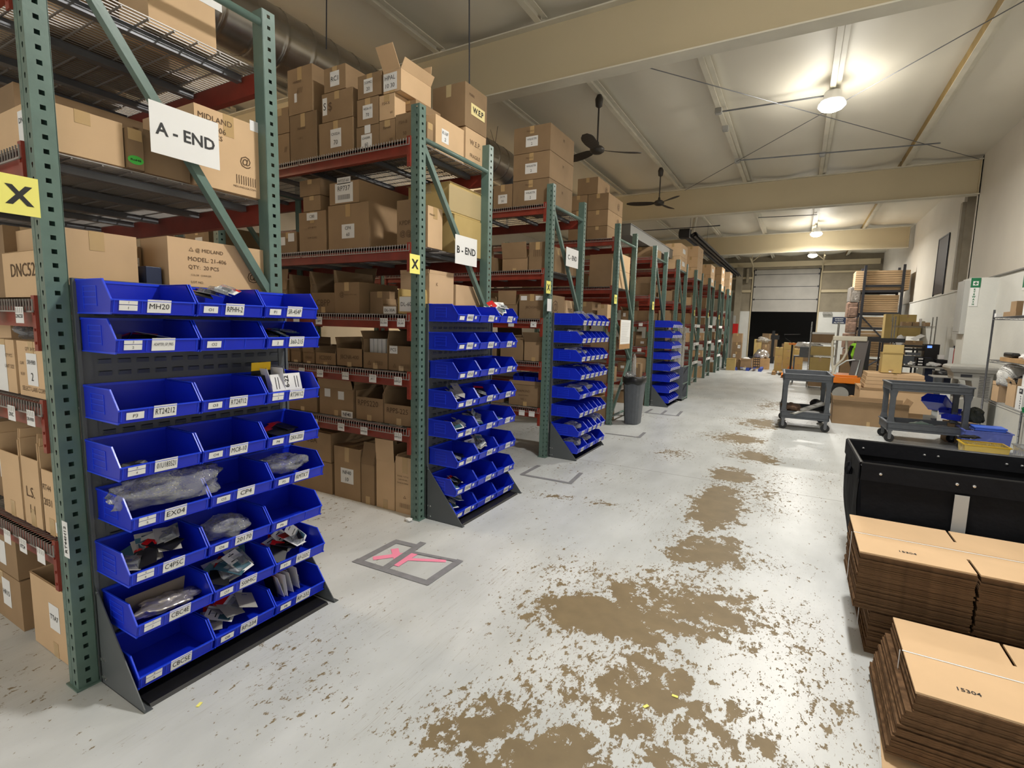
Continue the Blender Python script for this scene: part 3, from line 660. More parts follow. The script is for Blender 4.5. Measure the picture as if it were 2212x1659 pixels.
# ------------------------------------------------------------------ cartons
rnd = random.Random(7)
CM = {'c': card, 'k': card2, 'y': cardy}
def carton(x0, x1, y0, y1, z0, z1, label, group=None, m='c', open_=0, cards=(), prints=(), tape=1, cat='cardboard box', name='cardboard_box', rz=0, clear=0, flap=.45, parts=True, tilt=0):
    w, d, h = x1-x0, y1-y0, z1-z0
    mb = MB(); e = min(.004, w*.02)
    def face(f, u, v):
        if f == 'f': return Vector((-w/2+u*w, -d/2-.0006, v*h)), (1, 0, 0), (0, 0, 1), w, h
        if f == 's': return Vector((w/2+.0006, -d/2+u*d, v*h)), (0, 1, 0), (0, 0, 1), d, h
        return Vector((-w/2+u*w, -d/2+v*d, h+.0006)), (1, 0, 0), (0, 1, 0), w, d
    if open_:
        t = .005
        mb.box(-w/2, w/2, -d/2, d/2, 0, t)
        mb.box(-w/2, -w/2+t, -d/2, d/2, 0, h).box(w/2-t, w/2, -d/2, d/2, 0, h)
        fh = h*open_ if open_ < 1 else h                      # cut-down front of a pick box
        mb.box(-w/2, w/2, -d/2, -d/2+t, 0, fh).box(-w/2, w/2, d/2-t, d/2, 0, h)
    else:
        mb.box(-w/2, w/2, -d/2, d/2, 0, h)
        mb.box(-w/2+.01, w/2-.01, -.0008, .0008, h, h+.0005, 1)
    for (f, u, v, sw, sh, t) in prints:
        c, U, V, fw_, fh_ = face(f, u, v); mb.txt(t, c, U, V, sw*fw_, sh*fh_, 1, .0)
    o = mb.build(name, [CM[m], inkb if m != 'y' else inkb], None, ((x0+x1)/2, (y0+y1)/2, z0), rz, bevel=.003 if (w > .1 and parts) else 0)
    if tilt: o.rotation_euler[0] = tilt
    tag(o, label, cat, group)
    if not parts: return o
    if tape:
        tm = cleart if clear else tapem
        q = MB()
        if not open_:
            q.box(-.026, .026, -d/2-.001, d/2+.001, h+.0005, h+.0012) if w < d*1.3 else q.box(-w/2-.001, w/2+.001, -.026, .026, h+.0005, h+.0012)
            if w < d*1.3: q.box(-.026, .026, -d/2-.0012, -d/2-.0004, h*.72, h)
            else: q.box(w/2+.0004, w/2+.0012, -.026, .026, h*.72, h)
        else:
            q.box(-.024, .024, -d/2-.0012, -d/2-.0004, 0, h*.2)
        q.build('packing_tape', tm, o)
    if open_:
        t = .004
        for k, (sx, sy) in enumerate(((1, 0), (-1, 0), (0, 1), (0, -1))):
            if open_ < 1 and sy == -1: continue
            L = (w if sx else d)*flap*.9; a = rnd.uniform(-.25, .55)
            q = MB()
            if sx: q.box(0, L, -d/2+.004, d/2-.004, 0, t); f = q.build('box_flap', CM[m], o, (sx*w/2, 0, h)); f.rotation_euler = (0, -sx*0+ -(PI/2-a) if sx > 0 else -(PI/2+a), 0)
            else: q.box(-w/2+.004, w/2-.004, 0, L, 0, t); f = q.build('box_flap', CM[m], o, (0, sy*d/2, h)); f.rotation_euler = ((PI/2-a) if sy > 0 else (PI/2+a), 0, 0)
    for (f, u, v, sw, sh, t) in cards:
        c, U, V, fw_, fh_ = face(f, u, v); q = MB().sheet(c, U, V, sw, sh, .0008, 0)
        n = Vector(U).cross(Vector(V))
        if t:
            for i, ln in enumerate(t.split('|')):
                nl = len(t.split('|')); q.txt(ln, c+n*.0009+Vector(V)*sh*((nl-1)/2-i)*.45, U, V, sw*.8, sh*(.5/nl if nl > 1 else .42), 1, .0)
        q.build('paper_label', [paper, ink], o)
    return o
G = 'cartons on the A-END rack'
y = .83
carton(-2.95, -2.52, .86, 1.135, 2.14, 2.315, 'long plain carton with DNC504 card on the A-END upper shelf', G, 'k', cards=[('f', .72, .5, .11, .13, 'DNC50|1')])
carton(-2.80, -2.50, 1.14, 1.20, 2.14, 2.30, 'narrow carton end with a green oval sticker, A-END upper shelf', G)
tag(MB().lathe([(.001, 0), (.03, 0), (.03, .001), (.001, .001)], n=20).txt('RoHS', (0, 0, .001), (1, 0, 0), (0, 1, 0), .04, .016, 1, .03).build('round_sticker', [mat('green_sticker', srgb(70, 190, 70), .5), ink]), 'green oval sticker reading RoHS on the carton left of the A - END sign', 'sticker')
st = bpy.data.objects['round_sticker']; st.matrix_world = Matrix(((0, 0, 1, -2.4995), (1, 0, 0, 1.168), (0, .6, 0, 2.175), (0, 0, 0, 1)))
carton(-2.95, -2.52, 1.21, 1.40, 2.14, 2.32, 'carton half hidden behind the A - END sign', G)
carton(-2.95, -2.50, 1.42, 1.745, 2.14, 2.50, 'tall carton with taped seams and printed leaf mark right of the A - END sign', G, 'k', prints=[('s', .3, .88, .5, .08, 'MIDLAND'), ('s', .3, .76, .4, .07, '21-406'), ('s', .26, .66, .3, .06, '20 PCS'), ('s', .75, .45, .3, .16, '@'), ('s', .75, .2, .42, .12, '|||||||||'), ('s', .72, .10, .36, .04, 'MIDLANDUSA.COM')], cards=[('s', .92, .98, .05, .05, '')])
carton(-3.6, -3.0, .95, 1.6, 2.14, 2.5, 'large carton deep on the A-END upper shelf', G)
carton(-3.5, -2.95, 1.05, 1.70, 2.80, 3.12, 'brown carton resting on the topmost A-END wire deck', G)
carton(-2.85, -2.60, 1.30, 1.60, 2.80, 3.15, 'taped carton with white barcode card on the topmost A-END deck', G, 'k', cards=[('s', .9, .78, .13, .12, 'IIIIIII')], clear=1)
carton(-4.7, -3.7, .95, 1.7, 2.80, 3.3, 'long carton farther in on the topmost A-END deck', G)
carton(-3.3, -2.54, .88, 1.17, 1.585, 1.86, 'long torn topped carton on the A-END middle shelf behind the near post', G, 'k')
carton(-3.1, -2.88, .84, 1.0, 1.585, 1.88, 'taped carton left of the DNC52 carton on the A-END rack', G)
carton(-2.86, -2.53, .825, .87, 1.585, 1.76, 'carton marked DNC52 in marker beside the near post', G, 'k', prints=[('f', .6, .6, .7, .3, 'DNC52')])
carton(-3.0, -2.49, 1.27, 1.745, 1.585, 1.88, 'printed carton with model and quantity lines above the nearest bin panel', G, 'k', prints=[('s', .36, .84, .34, .09, '\u25b3 @ MIDLAND'), ('s', .37, .70, .38, .09, 'MODEL: 21-406'), ('s', .33, .57, .30, .09, 'QTY:  20 PCS'), ('s', .30, .45, .2, .05, 'COLOR  CHARGER'), ('s', .26, .34, .12, .05, 'LOT NO.'), ('s', .85, .5, .12, .3, '@')])
carton(-3.0, -2.7, 1.18, 1.26, 1.585, 1.84, 'small carton with white card behind the bin panel on the A-END rack', G, cards=[('s', .5, .7, .06, .05, 'AFRO')])
carton(-2.66, -2.52, 1.19, 1.255, 1.585, 1.74, 'dark blue plastic tub beside the printed carton over the nearest panel', None, tape=0, cat='tub', name='plastic_tub', open_=1, flap=0).data.materials[0] = navy
# level 1.17 and .60, left of the near post
carton(-3.08, -2.84, .83, 1.3, 1.185, 1.41, 'wrapped carton with white sheet, left of the SRH980 carton', G, 'k', cards=[('f', .4, .45, .10, .2, '')], prints=[('f', .75, .7, .4, .07, 'QTY PCS'), ('f', .75, .5, .4, .07, 'UNIT SIZE')])
carton(-2.81, -2.53, .83, 1.3, 1.185, 1.41, 'wrapped carton with SRH980 card beside the near post', G, 'k', cards=[('f', .5, .5, .10, .13, 'SRH980|2')], prints=[('f', .5, .86, .6, .07, 'QTY  24 PCS'), ('f', .5, .14, .8, .08, 'SELECT-LABS CORP'), ('f', .16, .6, .2, .06, 'G.W'), ('f', .16, .4, .2, .06, 'N.W')])
G2 = 'tall open cartons on the A-END lower shelf'
carton(-3.12, -2.90, .83, 1.3, .615, .98, 'tall open carton, leftmost of three on the A-END lower shelf', G2, 'k', open_=.8, flap=.25)
carton(-2.88, -2.70, .83, 1.3, .615, .99, 'tall open carton marked in marker, middle of three on the A-END lower shelf', G2, 'k', open_=.8, flap=.25, prints=[('f', .45, .4, .5, .12, 'L.S.'), ('f', .5, .2, .4, .1, '1 1')])
carton(-2.68, -2.53, .83, 1.3, .615, .98, 'tall open carton marked RT44H beside the near post, lower shelf', G2, 'k', open_=.75, flap=.25, prints=[('f', .35, .55, .5, .12, 'RT44'), ('f', .35, .38, .5, .1, '2031')], cards=[('f', .85, .12, .035, .045, '')])
carton(-3.60, -3.13, .86, 1.45, .0, .25, 'closed carton on the floor under the A-END rack, bottom of two', G, cards=[('f', .62, .6, .10, .14, 'HR15')])
carton(-3.58, -3.14, .86, 1.45, .255, .46, 'closed carton stacked on another under the A-END rack', G, cards=[('f', .6, .5, .08, .12, '')])
carton(-3.0, -2.54, .86, 1.6, .0, .345, 'open torn carton with TT card on the floor beside the near post', G, 'k', open_=1, flap=0, cards=[('f', .52, .55, .10, .12, 'TTA7')])
# B-END rack
G = 'cartons on top of the B-END rack'; y = 3.0; zt = 2.832
def B(x0, x1, z0, z1, lab, d=.45, y=3.0, **k): return carton(x0, x1, y, y+d, z0, z1, lab, k.pop('G', G), **k)
B(-3.885, -3.56, zt, 3.215, 'large plain carton, bottom left of the B-END top stack', d=.6, prints=[('f', .45, .7, .5, .05, 'FRAGILE'), ('f', .4, .5, .2, .04, '1 OF 2')])
B(-3.90, -3.60, 3.22, 3.58, 'large carton with torn label, top left of the B-END top stack', d=.55, prints=[('f', .4, .7, .4, .05, 'HANDLE'), ('f', .5, .5, .5, .12, '////')], cards=[('f', .32, .36, .03, .07, '')])
B(-4.13, -3.90, zt, 3.09, 'carton bound with black and white striped tape, B-END top', tape=0, cards=[('f', .2, .3, .05, .12, '')], prints=[('f', .8, .5, .15, .8, '//')])
B(-4.13, -3.895, 3.095, 3.30, 'carton with a white strap on the B-END top stack', d=.4)
B(-3.53, -3.145, zt, 3.095, 'carton with CX3DA card in the B-END top stack', cards=[('f', .5, .5, .12, .14, 'CX3DA|70')], d=.5)
B(-3.49, -3.15, 3.10, 3.315, 'carton with stained fragile sticker in the B-END top stack', cards=[('f', .1, .55, .05, .13, 'S'), ], prints=[('f', .28, .5, .12, .4, '$')], d=.5)
B(-3.46, -3.22, 3.32, 3.50, 'carton with RC1 card at the very top of the B-END stack', cards=[('f', .5, .5, .10, .11, 'RC1')], d=.5)
B(-3.11, -2.875, zt, 3.0, 'carton with 1DHERPL card in the B-END top stack', cards=[('f', .45, .35, .11, .10, '1DHERPL|60'), ('f', .5, .86, .06, .06, '')])
B(-3.10, -2.88, 3.005, 3.20, 'carton with 4026-10 card in the B-END top stack', cards=[('f', .5, .5, .10, .10, '4026-10|70')])
B(-3.09, -2.85, 3.205, 3.37, 'slightly tilted carton with SOMC card on the B-END top stack', cards=[('f', .45, .5, .09, .10, 'SOMC|20')], d=.3)
B(-2.87, -2.715, zt, 3.01, 'carton marked FSH-W 50 on the B-END top stack', prints=[('f', .5, .7, .5, .14, 'FSH-W'), ('f', .75, .2, .2, .12, '50')], d=.5)
B(-2.71, -2.55, zt, 3.03, 'carton marked FSH-B 50 by the B-END front post', prints=[('f', .45, .7, .5, .14, 'FSH-B'), ('f', .55, .3, .2, .12, '50')], d=.12)
B(-2.87, -2.72, 3.015, 3.19, 'carton marked FSH-X in the B-END top stack', m='k', prints=[('f', .45, .65, .5, .14, 'FSH-X'), ('f', .8, .25, .15, .16, '60')], d=.45)
B(-2.83, -2.66, 3.195, 3.35, 'open carton with HPAL card at the top right of the B-END stack', m='k', open_=1, flap=.5, cards=[('f', .4, .5, .13, .12, 'HPAL|10 30')], d=.35)
B(-2.66, -2.52, zt, 3.0, 'plain carton just behind the B-END front post', d=.07, y=3.13)
B(-2.75, -2.52, zt, 3.09, 'taped carton with K16F card on the B-END rack end', y=3.23, d=.375, m='k', clear=1, cards=[('s', .32, .5, .09, .10, 'K16F|2')])
B(-2.78, -2.62, 3.10, 3.17, 'small dark carton on the B-END rack end', y=3.12, d=.3)
B(-2.80, -2.51, zt, 3.125, 'lower strapped carton printed with three large initials, B-END end', y=3.615, d=.31, m='k', cards=[], prints=[('s', .45, .66, .55, .14, 'W.E.P.'), ('s', .45, .3, .6, .10, 'FRAGILE')])
B(-2.84, -2.51, 3.13, 3.47, 'upper carton with a pale yellow label, tallest on the B-END end', y=3.60, d=.33, clear=1, prints=[('s', .3, .78, .4, .06, 'MARK')], cards=[])
q = MB().sheet((-2.508, 3.79, 3.29), (0, 1, 0), (0, 0, 1), .21, .09, .0008, 0).txt('W.E.P', (-2.507, 3.79, 3.29), (0, 1, 0), (0, 0, 1), .16, .05, 1, .03)
tag(q.build('pale_label', [mat('pale_yellow_label', srgb(226, 210, 150), .6), ink]), 'pale yellow label with three initials on the upper B-END end carton', 'label')
G = 'cartons on the B-END second shelf'; zt = 2.092
B(-4.06, -3.84, zt, 2.27, 'low carton with two white cards, B-END second shelf', cards=[('f', .2, .6, .06, .07, ''), ('f', .7, .75, .08, .07, '')])
B(-3.80, -3.47, zt, 2.42, 'strapped carton with white card, B-END second shelf', cards=[('f', .5, .88, .13, .06, 'C80')], prints=[('f', .5, .6, .4, .05, 'QTY 48 PCS'), ('f', .5, .35, .4, .05, 'G.W 22 KG')])
B(-3.74, -3.53, 2.425, 2.545, 'small carton, lower of two on the strapped carton', d=.3)
B(-3.78, -3.53, 2.55, 2.68, 'small carton, upper of two on the strapped carton', d=.3)
B(-3.44, -2.99, zt, 2.445, 'carton with CP4 card on the B-END second shelf', d=.6, cards=[('f', .5, .4, .14, .11, 'CP4|60')])
B(-3.42, -3.09, 2.45, 2.62, 'carton with large barcode label on top of the CP4 carton', d=.65, cards=[('f', .5, .5, .2, .15, 'RP737|IIIIIIIIII'), ('f', .5, 1.05, .15, .05, 'RP737-60')])
B(-2.70, -2.53, zt, 2.42, 'tall carton marked KPDF1 beside the B-END post', d=.12, prints=[('f', .5, .5, .7, .14, 'KPDF1'), ('f', .5, .25, .8, .16, '@@')])
B(-2.80, -2.51, zt, 2.40, 'plain carton just past the B-END front post, second shelf', y=3.13, d=.18, m='k', prints=[('s', .3, .8, .5, .05, 'PAN40')])
B(-2.95, -2.51, zt, 2.40, 'carton under the clear-taped one, B-END second shelf end', y=3.47, d=.44, m='y')
B(-2.95, -2.52, 2.405, 2.64, 'carton wrapped in shiny clear tape, B-END second shelf end', y=3.42, d=.48, m='y', clear=1)
q = MB().box(-2.517, -2.514, 3.40, 3.92, 2.42, 2.62).box(-2.96, -2.51, 3.4, 3.92, 2.641, 2.643)
q.build('clear_tape_wrap', cleart, bpy.data.objects['cardboard_box'] if False else None); tag(bpy.data.objects['clear_tape_wrap'], 'shiny clear tape over the end of the upper B-END shelf carton', 'tape')
G = 'pick boxes on the B-END middle shelves'; zt = 1.582
B(-4.2, -3.98, zt, 1.78, 'open carton at the left of the CBPP box, B-END', open_=1)
B(-3.95, -3.67, zt, 1.80, 'open carton with raised flap left of the CBPP box', open_=.7)
B(-3.66, -3.38, zt, 1.82, 'open pick box marked CBPP, B-END third shelf', open_=.7, prints=[('f', .5, .35, .6, .25, 'CBPP')])
B(-3.38, -3.10, zt, 1.83, 'closed carton with dark round mark right of the CBPP box', prints=[('f', .3, .6, .2, .2, '@'), ('f', .65, .6, .5, .08, 'HANDLE WITH CARE')])
B(-3.08, -2.87, zt, 1.76, 'dark carton behind the DL-30A box', y=3.1, d=.5)
B(-2.85, -2.70, zt, 1.66, 'low open box with DL-30A card', open_=.8, flap=.3, cards=[('f', .5, .35, .13, .055, 'DL-30A')])
B(-2.69, -2.53, zt, 1.73, 'open box with large DL-60 card beside the B-END post', m='y', open_=.9, flap=.3, cards=[('f', .5, .5, .13, .11, 'DL-60')])
B(-2.8, -2.51, zt, 1.90, 'tall pale open carton past the B-END front post', y=3.15, d=.32, m='k', open_=1, flap=.1, prints=[('s', .3, .75, .08, .08, 'K')])
B(-2.8, -2.51, zt, 1.84, 'pale carton above the B-END bin panel', y=3.50, d=.40, m='k')
zt = 1.142
B(-4.2, -3.97, zt, 1.25, 'low box with KAVY card, B-END fourth shelf', open_=1, flap=.1, cards=[('f', .6, .5, .09, .08, 'KAVY')])
B(-3.95, -3.82, zt, 1.25, 'narrow low box, B-END fourth shelf far left', open_=1, flap=.1)
B(-3.79, -3.64, zt, 1.24, 'low open box left of the IC2000 box', open_=1, flap=.1, prints=[('f', .5, .5, .7, .2, 'CREAK')])
B(-3.63, -3.38, zt, 1.26, 'open pick box marked IC2000', open_=.85, flap=.15, prints=[('f', .5, .5, .8, .3, 'IC2000')])
B(-3.37, -3.07, zt, 1.33, 'open pick box marked JBCNR-400', open_=.8, flap=.2, prints=[('f', .5, .4, .8, .22, 'JBCNR-400')])
B(-3.06, -2.80, zt, 1.38, 'open carton full of small white packs, B-END fourth shelf', open_=.55, flap=.3, prints=[('f', .25, .2, .14, .14, '\u25b3'), ('f', .65, .2, .4, .14, '|||||||||')])
B(-2.79, -2.53, zt, 1.34, 'carton with warning triangle and barcode beside the B-END post', open_=.98, flap=.2, cards=[('f', .2, .82, .08, .06, 'PCS')], prints=[('f', .25, .2, .14, .14, '\u25b3'), ('f', .65, .2, .4, .16, '||||||||||')])
for k in range(4):
    tag(MB().box(-.018, .018, -.05, .05, 0, .12).build('product_pack', [paper], None, (-3.02+k*.045, 3.10, 1.26)), 'small white pack standing in the open B-END carton, %s from its left wall' % ORD[k], 'pack', 'white packs in the open carton')
zt = .712
B(-4.0, -3.62, zt, .90, 'plain carton at the left of the B-END lower shelf', open_=1)
B(-3.59, -3.18, zt, .95, 'open carton with two white cards, B-END lower shelf', open_=1, flap=.3, cards=[('f', .25, .8, .07, .07, ''), ('f', .65, .75, .07, .07, '')])
B(-3.15, -2.85, zt, .95, 'open pick box marked RPPS220', open_=.8, flap=.35, prints=[('f', .45, .6, .75, .24, 'RPPS220')])
B(-2.84, -2.53, zt, .98, 'open pick box marked RPPS-225 beside the B-END post', open_=.6, flap=.35, prints=[('f', .45, .42, .7, .18, 'RPPS-225')])
tag(MB().sheet((-3.24, 2.985, .74), (1, 0, 0), (0, 0, 1), .13, .055, .001).txt('NF40', (-3.24, 2.984, .74), (1, 0, 0), (0, 0, 1), .09, .03, 1, .01).build('shelf_card', [paper, ink]), 'white NF40 card standing on the B-END lower shelf', 'card')
zt = 0
B(-3.95, -3.45, zt, .28, 'closed carton on the floor at left under the B-END rack, lower', d=.5)
B(-3.95, -3.46, .285, .54, 'marked carton stacked at left under the B-END rack, upper', d=.5, prints=[('f', .5, .7, .4, .2, 'OBA')])
B(-3.42, -3.11, zt, .45, 'carton with NF40 card on the floor under the B-END rack', d=.5, cards=[('f', .5, .45, .15, .13, 'NF40|10')])
B(-3.10, -2.95, zt, .34, 'narrow open carton on the floor right of the NF40 carton', open_=1)
B(-2.93, -2.73, zt, .40, 'open carton with folded flaps on the floor under the B-END rack', m='k', open_=1)
B(-2.72, -2.53, zt, .46, 'tall printed carton on the floor beside the B-END post', m='k', prints=[('f', .4, .66, .6, .05, 'MODEL 9 STYLE'), ('f', .4, .6, .5, .05, 'CARTON NO.'), ('f', .4, .54, .6, .05, 'MADE IN CHINA'), ('f', .5, .14, .6, .08, '||||||||||'), ('f', .5, .3, .15, .06, '\u25b3')])
# C-END rack
G = 'stacked cartons on the C-END rack top'; zt = 2.852
def Cc(x0, x1, z0, z1, lab, d=.66, y=5.25, **k): return carton(x0, x1, y, y+d, z0, z1, lab, k.pop('G', G), **k)
for i, (a, b, t) in enumerate(((zt, 3.135, 'bottom'), (3.14, 3.425, 'middle'), (3.43, 3.71, 'top'))):
    Cc(-2.98, -2.525, a, b, 'large carton with WLKITR card, %s of three on the C-END rack top' % t, cards=[('f', .5, .42, .15, .11, 'WILKITR|2')], prints=[('f', .45, .82, .4, .06, 'FRAGILE'), ('s', .55, .7, .12, .12, 'M')])
Cc(-3.24, -2.99, zt, 3.12, 'carton with JKITR card left of the three tall C-END cartons', cards=[('f', .5, .4, .12, .10, 'JKITR|30')], d=.5)
Cc(-3.52, -3.26, zt, 3.1, 'plain carton at far left on the C-END rack top', d=.5)
G = 'cartons on the C-END shelves'; zt = 2.142
Cc(-3.4, -3.2, zt, 2.3, 'carton at the left of the C-END second shelf', d=.5)
Cc(-3.10, -2.77, zt, 2.28, 'open carton with crushed dark flaps, C-END second shelf', open_=1, d=.5, flap=.4)
Cc(-2.75, -2.53, zt, 2.45, 'upright printed carton on the C-END second shelf', d=.18, prints=[('f', .5, .6, .7, .25, '|||||')])
Cc(-2.80, -2.52, zt, 2.42, 'plain carton behind the C - END sign', y=5.46, d=.2)
Cc(-2.85, -2.52, zt, 2.44, 'wide carton right of the C - END sign', y=5.68, d=.45)
zt = 1.592
Cc(-2.86, -2.53, zt, 1.87, 'carton marked JBCVOHZ with two white cards beside the C-END post', d=.56, y=5.25, cards=[('f', .18, .84, .08, .05, ''), ('f', .78, .84, .09, .05, '')], prints=[('f', .5, .45, .6, .13, 'JBCVOH2'), ('s', .5, .5, .4, .6, '@')])
Cc(-2.8, -2.52, zt, 1.83, 'printed carton above the C-END bin panel', y=5.83, d=.25, m='k', prints=[('s', .5, .5, .6, .5, 'TEXT')])
Cc(-3.15, -2.9, zt, 1.75, 'small open carton left of the JBCVOH2 carton', open_=1, d=.4)
zt = 1.102
Cc(-3.10, -2.80, zt, 1.37, 'tapered brown carton on the C-END fourth shelf', d=.35)
Cc(-2.78, -2.53, zt, 1.33, 'dark open carton on the C-END fourth shelf beside the post', d=.3, open_=1)
zt = .567
Cc(-2.97, -2.53, zt, .82, 'long printed carton on the C-END lower shelf', d=.5, open_=1, flap=.1, prints=[('f', .45, .7, .4, .1, 'DIAMOND'), ('f', .45, .5, .3, .08, 'MADE IN CHINA'), ('f', .45, .32, .3, .08, 'NO. 1')])
for k in range(3):
    o = inst('storage_bin', bin_mesh(.25, .14, .08) if k == 0 else bpy.data.objects['shelf_blue'].data if False else BSM, None, (-2.62-k*.15, 5.5, .86), (0, 0, -PI/2)) if k else None
    if k == 0:
        BSM = bin_mesh(.25, .14, .08); o = inst('storage_bin', BSM, None, (-2.62, 5.5, .86), (0, 0, -PI/2))
    tag(o, 'shallow blue bin resting on the long C-END carton, %s from the post' % ORD[k], 'storage bin', 'shallow blue bins on the C-END lower shelf')
# fourth rack
G = 'cartons on the fourth rack'; zt = 2.852
def Dd(x0, x1, z0, z1, lab, d=.7, y=7.62, **k): return carton(x0, x1, y, y+d, z0, z1, lab, k.pop('G', G), **k)
for i, (a, b, t) in enumerate(((zt, 3.045, 'first'), (3.05, 3.285, 'second'), (3.29, 3.53, 'third'))):
    Dd(-2.99, -2.66, a, b, 'carton with dark round logo, %s from the bottom of the fourth rack stack' % t, prints=[('s', .7, .5, .16, .5, '@')])
Dd(-3.17, -2.84, 3.535, 3.78, 'carton with dark logo topping the fourth rack stack', d=.55, prints=[('s', .7, .5, .2, .5, '@')])
Dd(-3.30, -3.0, zt, 3.3, 'tall carton left of the fourth rack logo stack, lower')
Dd(-3.30, -3.0, 3.305, 3.53, 'carton left of the fourth rack logo stack, upper')
Dd(-2.92, -2.56, 2.132, 2.62, 'very large plain carton on the fourth rack second shelf', y=7.62, d=.24)
Dd(-2.90, -2.52, 2.132, 2.40, 'carton filling the fourth rack end, lower', y=7.88, d=.55, m='k')
Dd(-2.90, -2.52, 2.405, 2.66, 'carton filling the fourth rack end, upper', y=7.88, d=.55, m='k')
Dd(-2.76, -2.60, 1.642, 1.86, 'small tilted carton beside the fourth rack post', d=.3, m='k')
Dd(-3.1, -2.85, 1.642, 1.9, 'taped carton on the fourth rack third shelf', d=.4)
Dd(-2.85, -2.53, 1.152, 1.36, 'carton on the fourth rack fourth shelf', d=.4)
Dd(-2.75, -2.53, .642, .88, 'light carton on the fourth rack lower shelf', d=.4)
Dd(-2.85, -2.54, 0, .42, 'brown carton on the floor behind the grey bin', d=.4)
# fill for the rest: boxes deeper in the rows and on the far racks
def fill(r, lvl, xs, seed, hmax, dmax=.75, open_p=.25, tall=False):
    rr = random.Random(seed*31+r*7+lvl); z = ([0]+[v+.012 for v in LV.get(r, LV[3])[::-1]])[lvl]
    x = xs[0]; k = 0; ln = ['floor', 'lowest shelf', 'second shelf', 'third shelf', 'fourth shelf', 'top shelf'][lvl]; bay = 'outer bay' if xs[0] > -3.2 else ('inner bay' if xs[0] > -4.9 else 'second bay')
    while x-.12 > xs[1]:
        w = rr.uniform(.22, .42)
        if x-w < xs[1]: w = x-xs[1]
        h = rr.uniform(.5, .95)*hmax; d = rr.uniform(.4, dmax); yy = ROWY[r]+.02+rr.uniform(0, .05)
        far = r > 3
        cl = [('f', rr.uniform(.3, .7), .5, w*.3, h*.3, '')] if rr.random() < .45 else []
        op = rr.random() < open_p; lab = '%s%s, %s in the %s of the %s, %s' % ('open carton' if op else 'closed carton', ' with white card' if cl else '', ORD[min(k, 11)], bay, ROWN[r], ln)
        carton(x-w, x, yy, yy+d, z, z+h, lab.replace('the the', 'the'), 'cartons on the %s' % ROWN[r], 'c' if rr.random() < .75 else 'k', open_=.85 if op else 0, flap=.3, cards=cl, tape=0 if far else 1, parts=not (far and k > 2))
        if tall and h < hmax*.9 and not op:
            h2 = rr.uniform(.5, .9)*hmax
            carton(x-w+.01, x-.01, yy, yy+d*.9, z+h+.002, z+h+h2, 'carton stacked on the %s one of the %s %s' % (ORD[min(k, 11)], ln, ROWN[r]), 'cartons on the %s' % ROWN[r], 'c', parts=not far)
        x -= w+rr.uniform(.01, .06); k += 1
for lv, h in ((3, .33), (4, .38), (5, .5)):
    fill(1, lv, (-5.15, -7.2), 3, h)
fill(0, 3, (-3.7, -4.7), 5, .3); fill(0, 2, (-3.15, -4.7), 6, .32); fill(0, 1, (-3.2, -4.0), 6, .42)
for lv in (1, 2, 3): fill(1, lv, (-4.25, -4.8), 4, .28)
fill(2, 3, (-3.4, -4.7), 1, .3); fill(2, 4, (-3.5, -5.6), 1, .35); fill(2, 5, (-3.6, -4.8), 1, .4); fill(2, 3, (-5.0, -7.0), 2, .32); fill(2, 2, (-3.2, -4.6), 2, .33); fill(2, 1, (-3.1, -3.6), 2, .3)
fill(3, 4, (-3.2, -4.2), 2, .45); fill(3, 3, (-3.2, -3.9), 2, .3); fill(3, 0, (-2.9, -3.4), 2, .4)
for r in range(4, 10):
    for lv, h in ((0, .38), (1, .3), (2, .3), (3, .34), (4, .45)):
        if rnd.random() < .9: fill(r, lv, (-2.55, -3.1 if r < 7 else -2.85), 9, h)
for (r, x0, x1, n, hh, lab) in ((5, -2.80, -2.45, 2, .28, 'sixth'), (6, -2.82, -2.46, 3, .27, 'seventh'), (7, -2.80, -2.46, 2, .3, 'eighth'), (8, -2.85, -2.46, 3, .26, 'ninth'), (9, -2.85, -2.46, 3, .28, 'last')):
    for k in range(n):
        carton(x0, x1, ROWY[r]+.0, ROWY[r]+.8, 2.852+k*(hh+.004), 2.852+k*(hh+.004)+hh, 'carton with white end label on the %s rack top, %s from the bottom' % (lab, ORD[k]), 'cartons on the %s rack top' % lab, 'k', cards=[('s', .5, .5, .3, .1, '')] if r != 6 else [], prints=[('s', .6, .6, .15, .2, 'M')])
for r in (4,):
    for k in range(1):
        carton(-3.0, -2.55, ROWY[r]+.05, ROWY[r]+.8, 2.852+k*.2, 3.05+k*.2, 'closed carton under the grey trough on the fifth rack top', None)
# plastic film over the A-END cartons
def blob(name, c, s, label, cat, group=None, m=bagm, seed=0, sub=3, amp=.35, parent=None, rot=0):
    bm = bmesh.new(); bmesh.ops.create_icosphere(bm, subdivisions=sub, radius=1)
    o_ = Vector((seed*3.1, seed*1.7, seed*.9))
    for v in bm.verts:
        p = v.co.copy(); n_ = noise.noise(p*1.6+o_)*amp+noise.noise(p*4.5+o_)*amp*.45
        q = p*(1+n_); v.co = Vector((q.x*s[0], q.y*s[1], max(q.z, -.55)*s[2]))
    me = bpy.data.meshes.new(name); bm.to_mesh(me); bm.free(); me.materials.append(m)
    if sub > 3: me.polygons.foreach_set('use_smooth', [True]*len(me.polygons))
    o = bpy.data.objects.new(name, me); C.objects.link(o); o.location = c; o.rotation_euler = (0, 0, rot)
    if parent: o.parent = parent
    return tag(o, label, cat, group)
blob('plastic_film', (-2.95, 1.0, 1.43), (.16, .12, .07), 'crumpled clear film bunched above the left wrapped A-END carton', 'plastic film', seed=2, sub=4)
blob('plastic_film', (-2.67, 1.0, 1.43), (.14, .12, .07), 'crumpled clear film bunched above the SRH980 carton', 'plastic film', seed=3, sub=4)

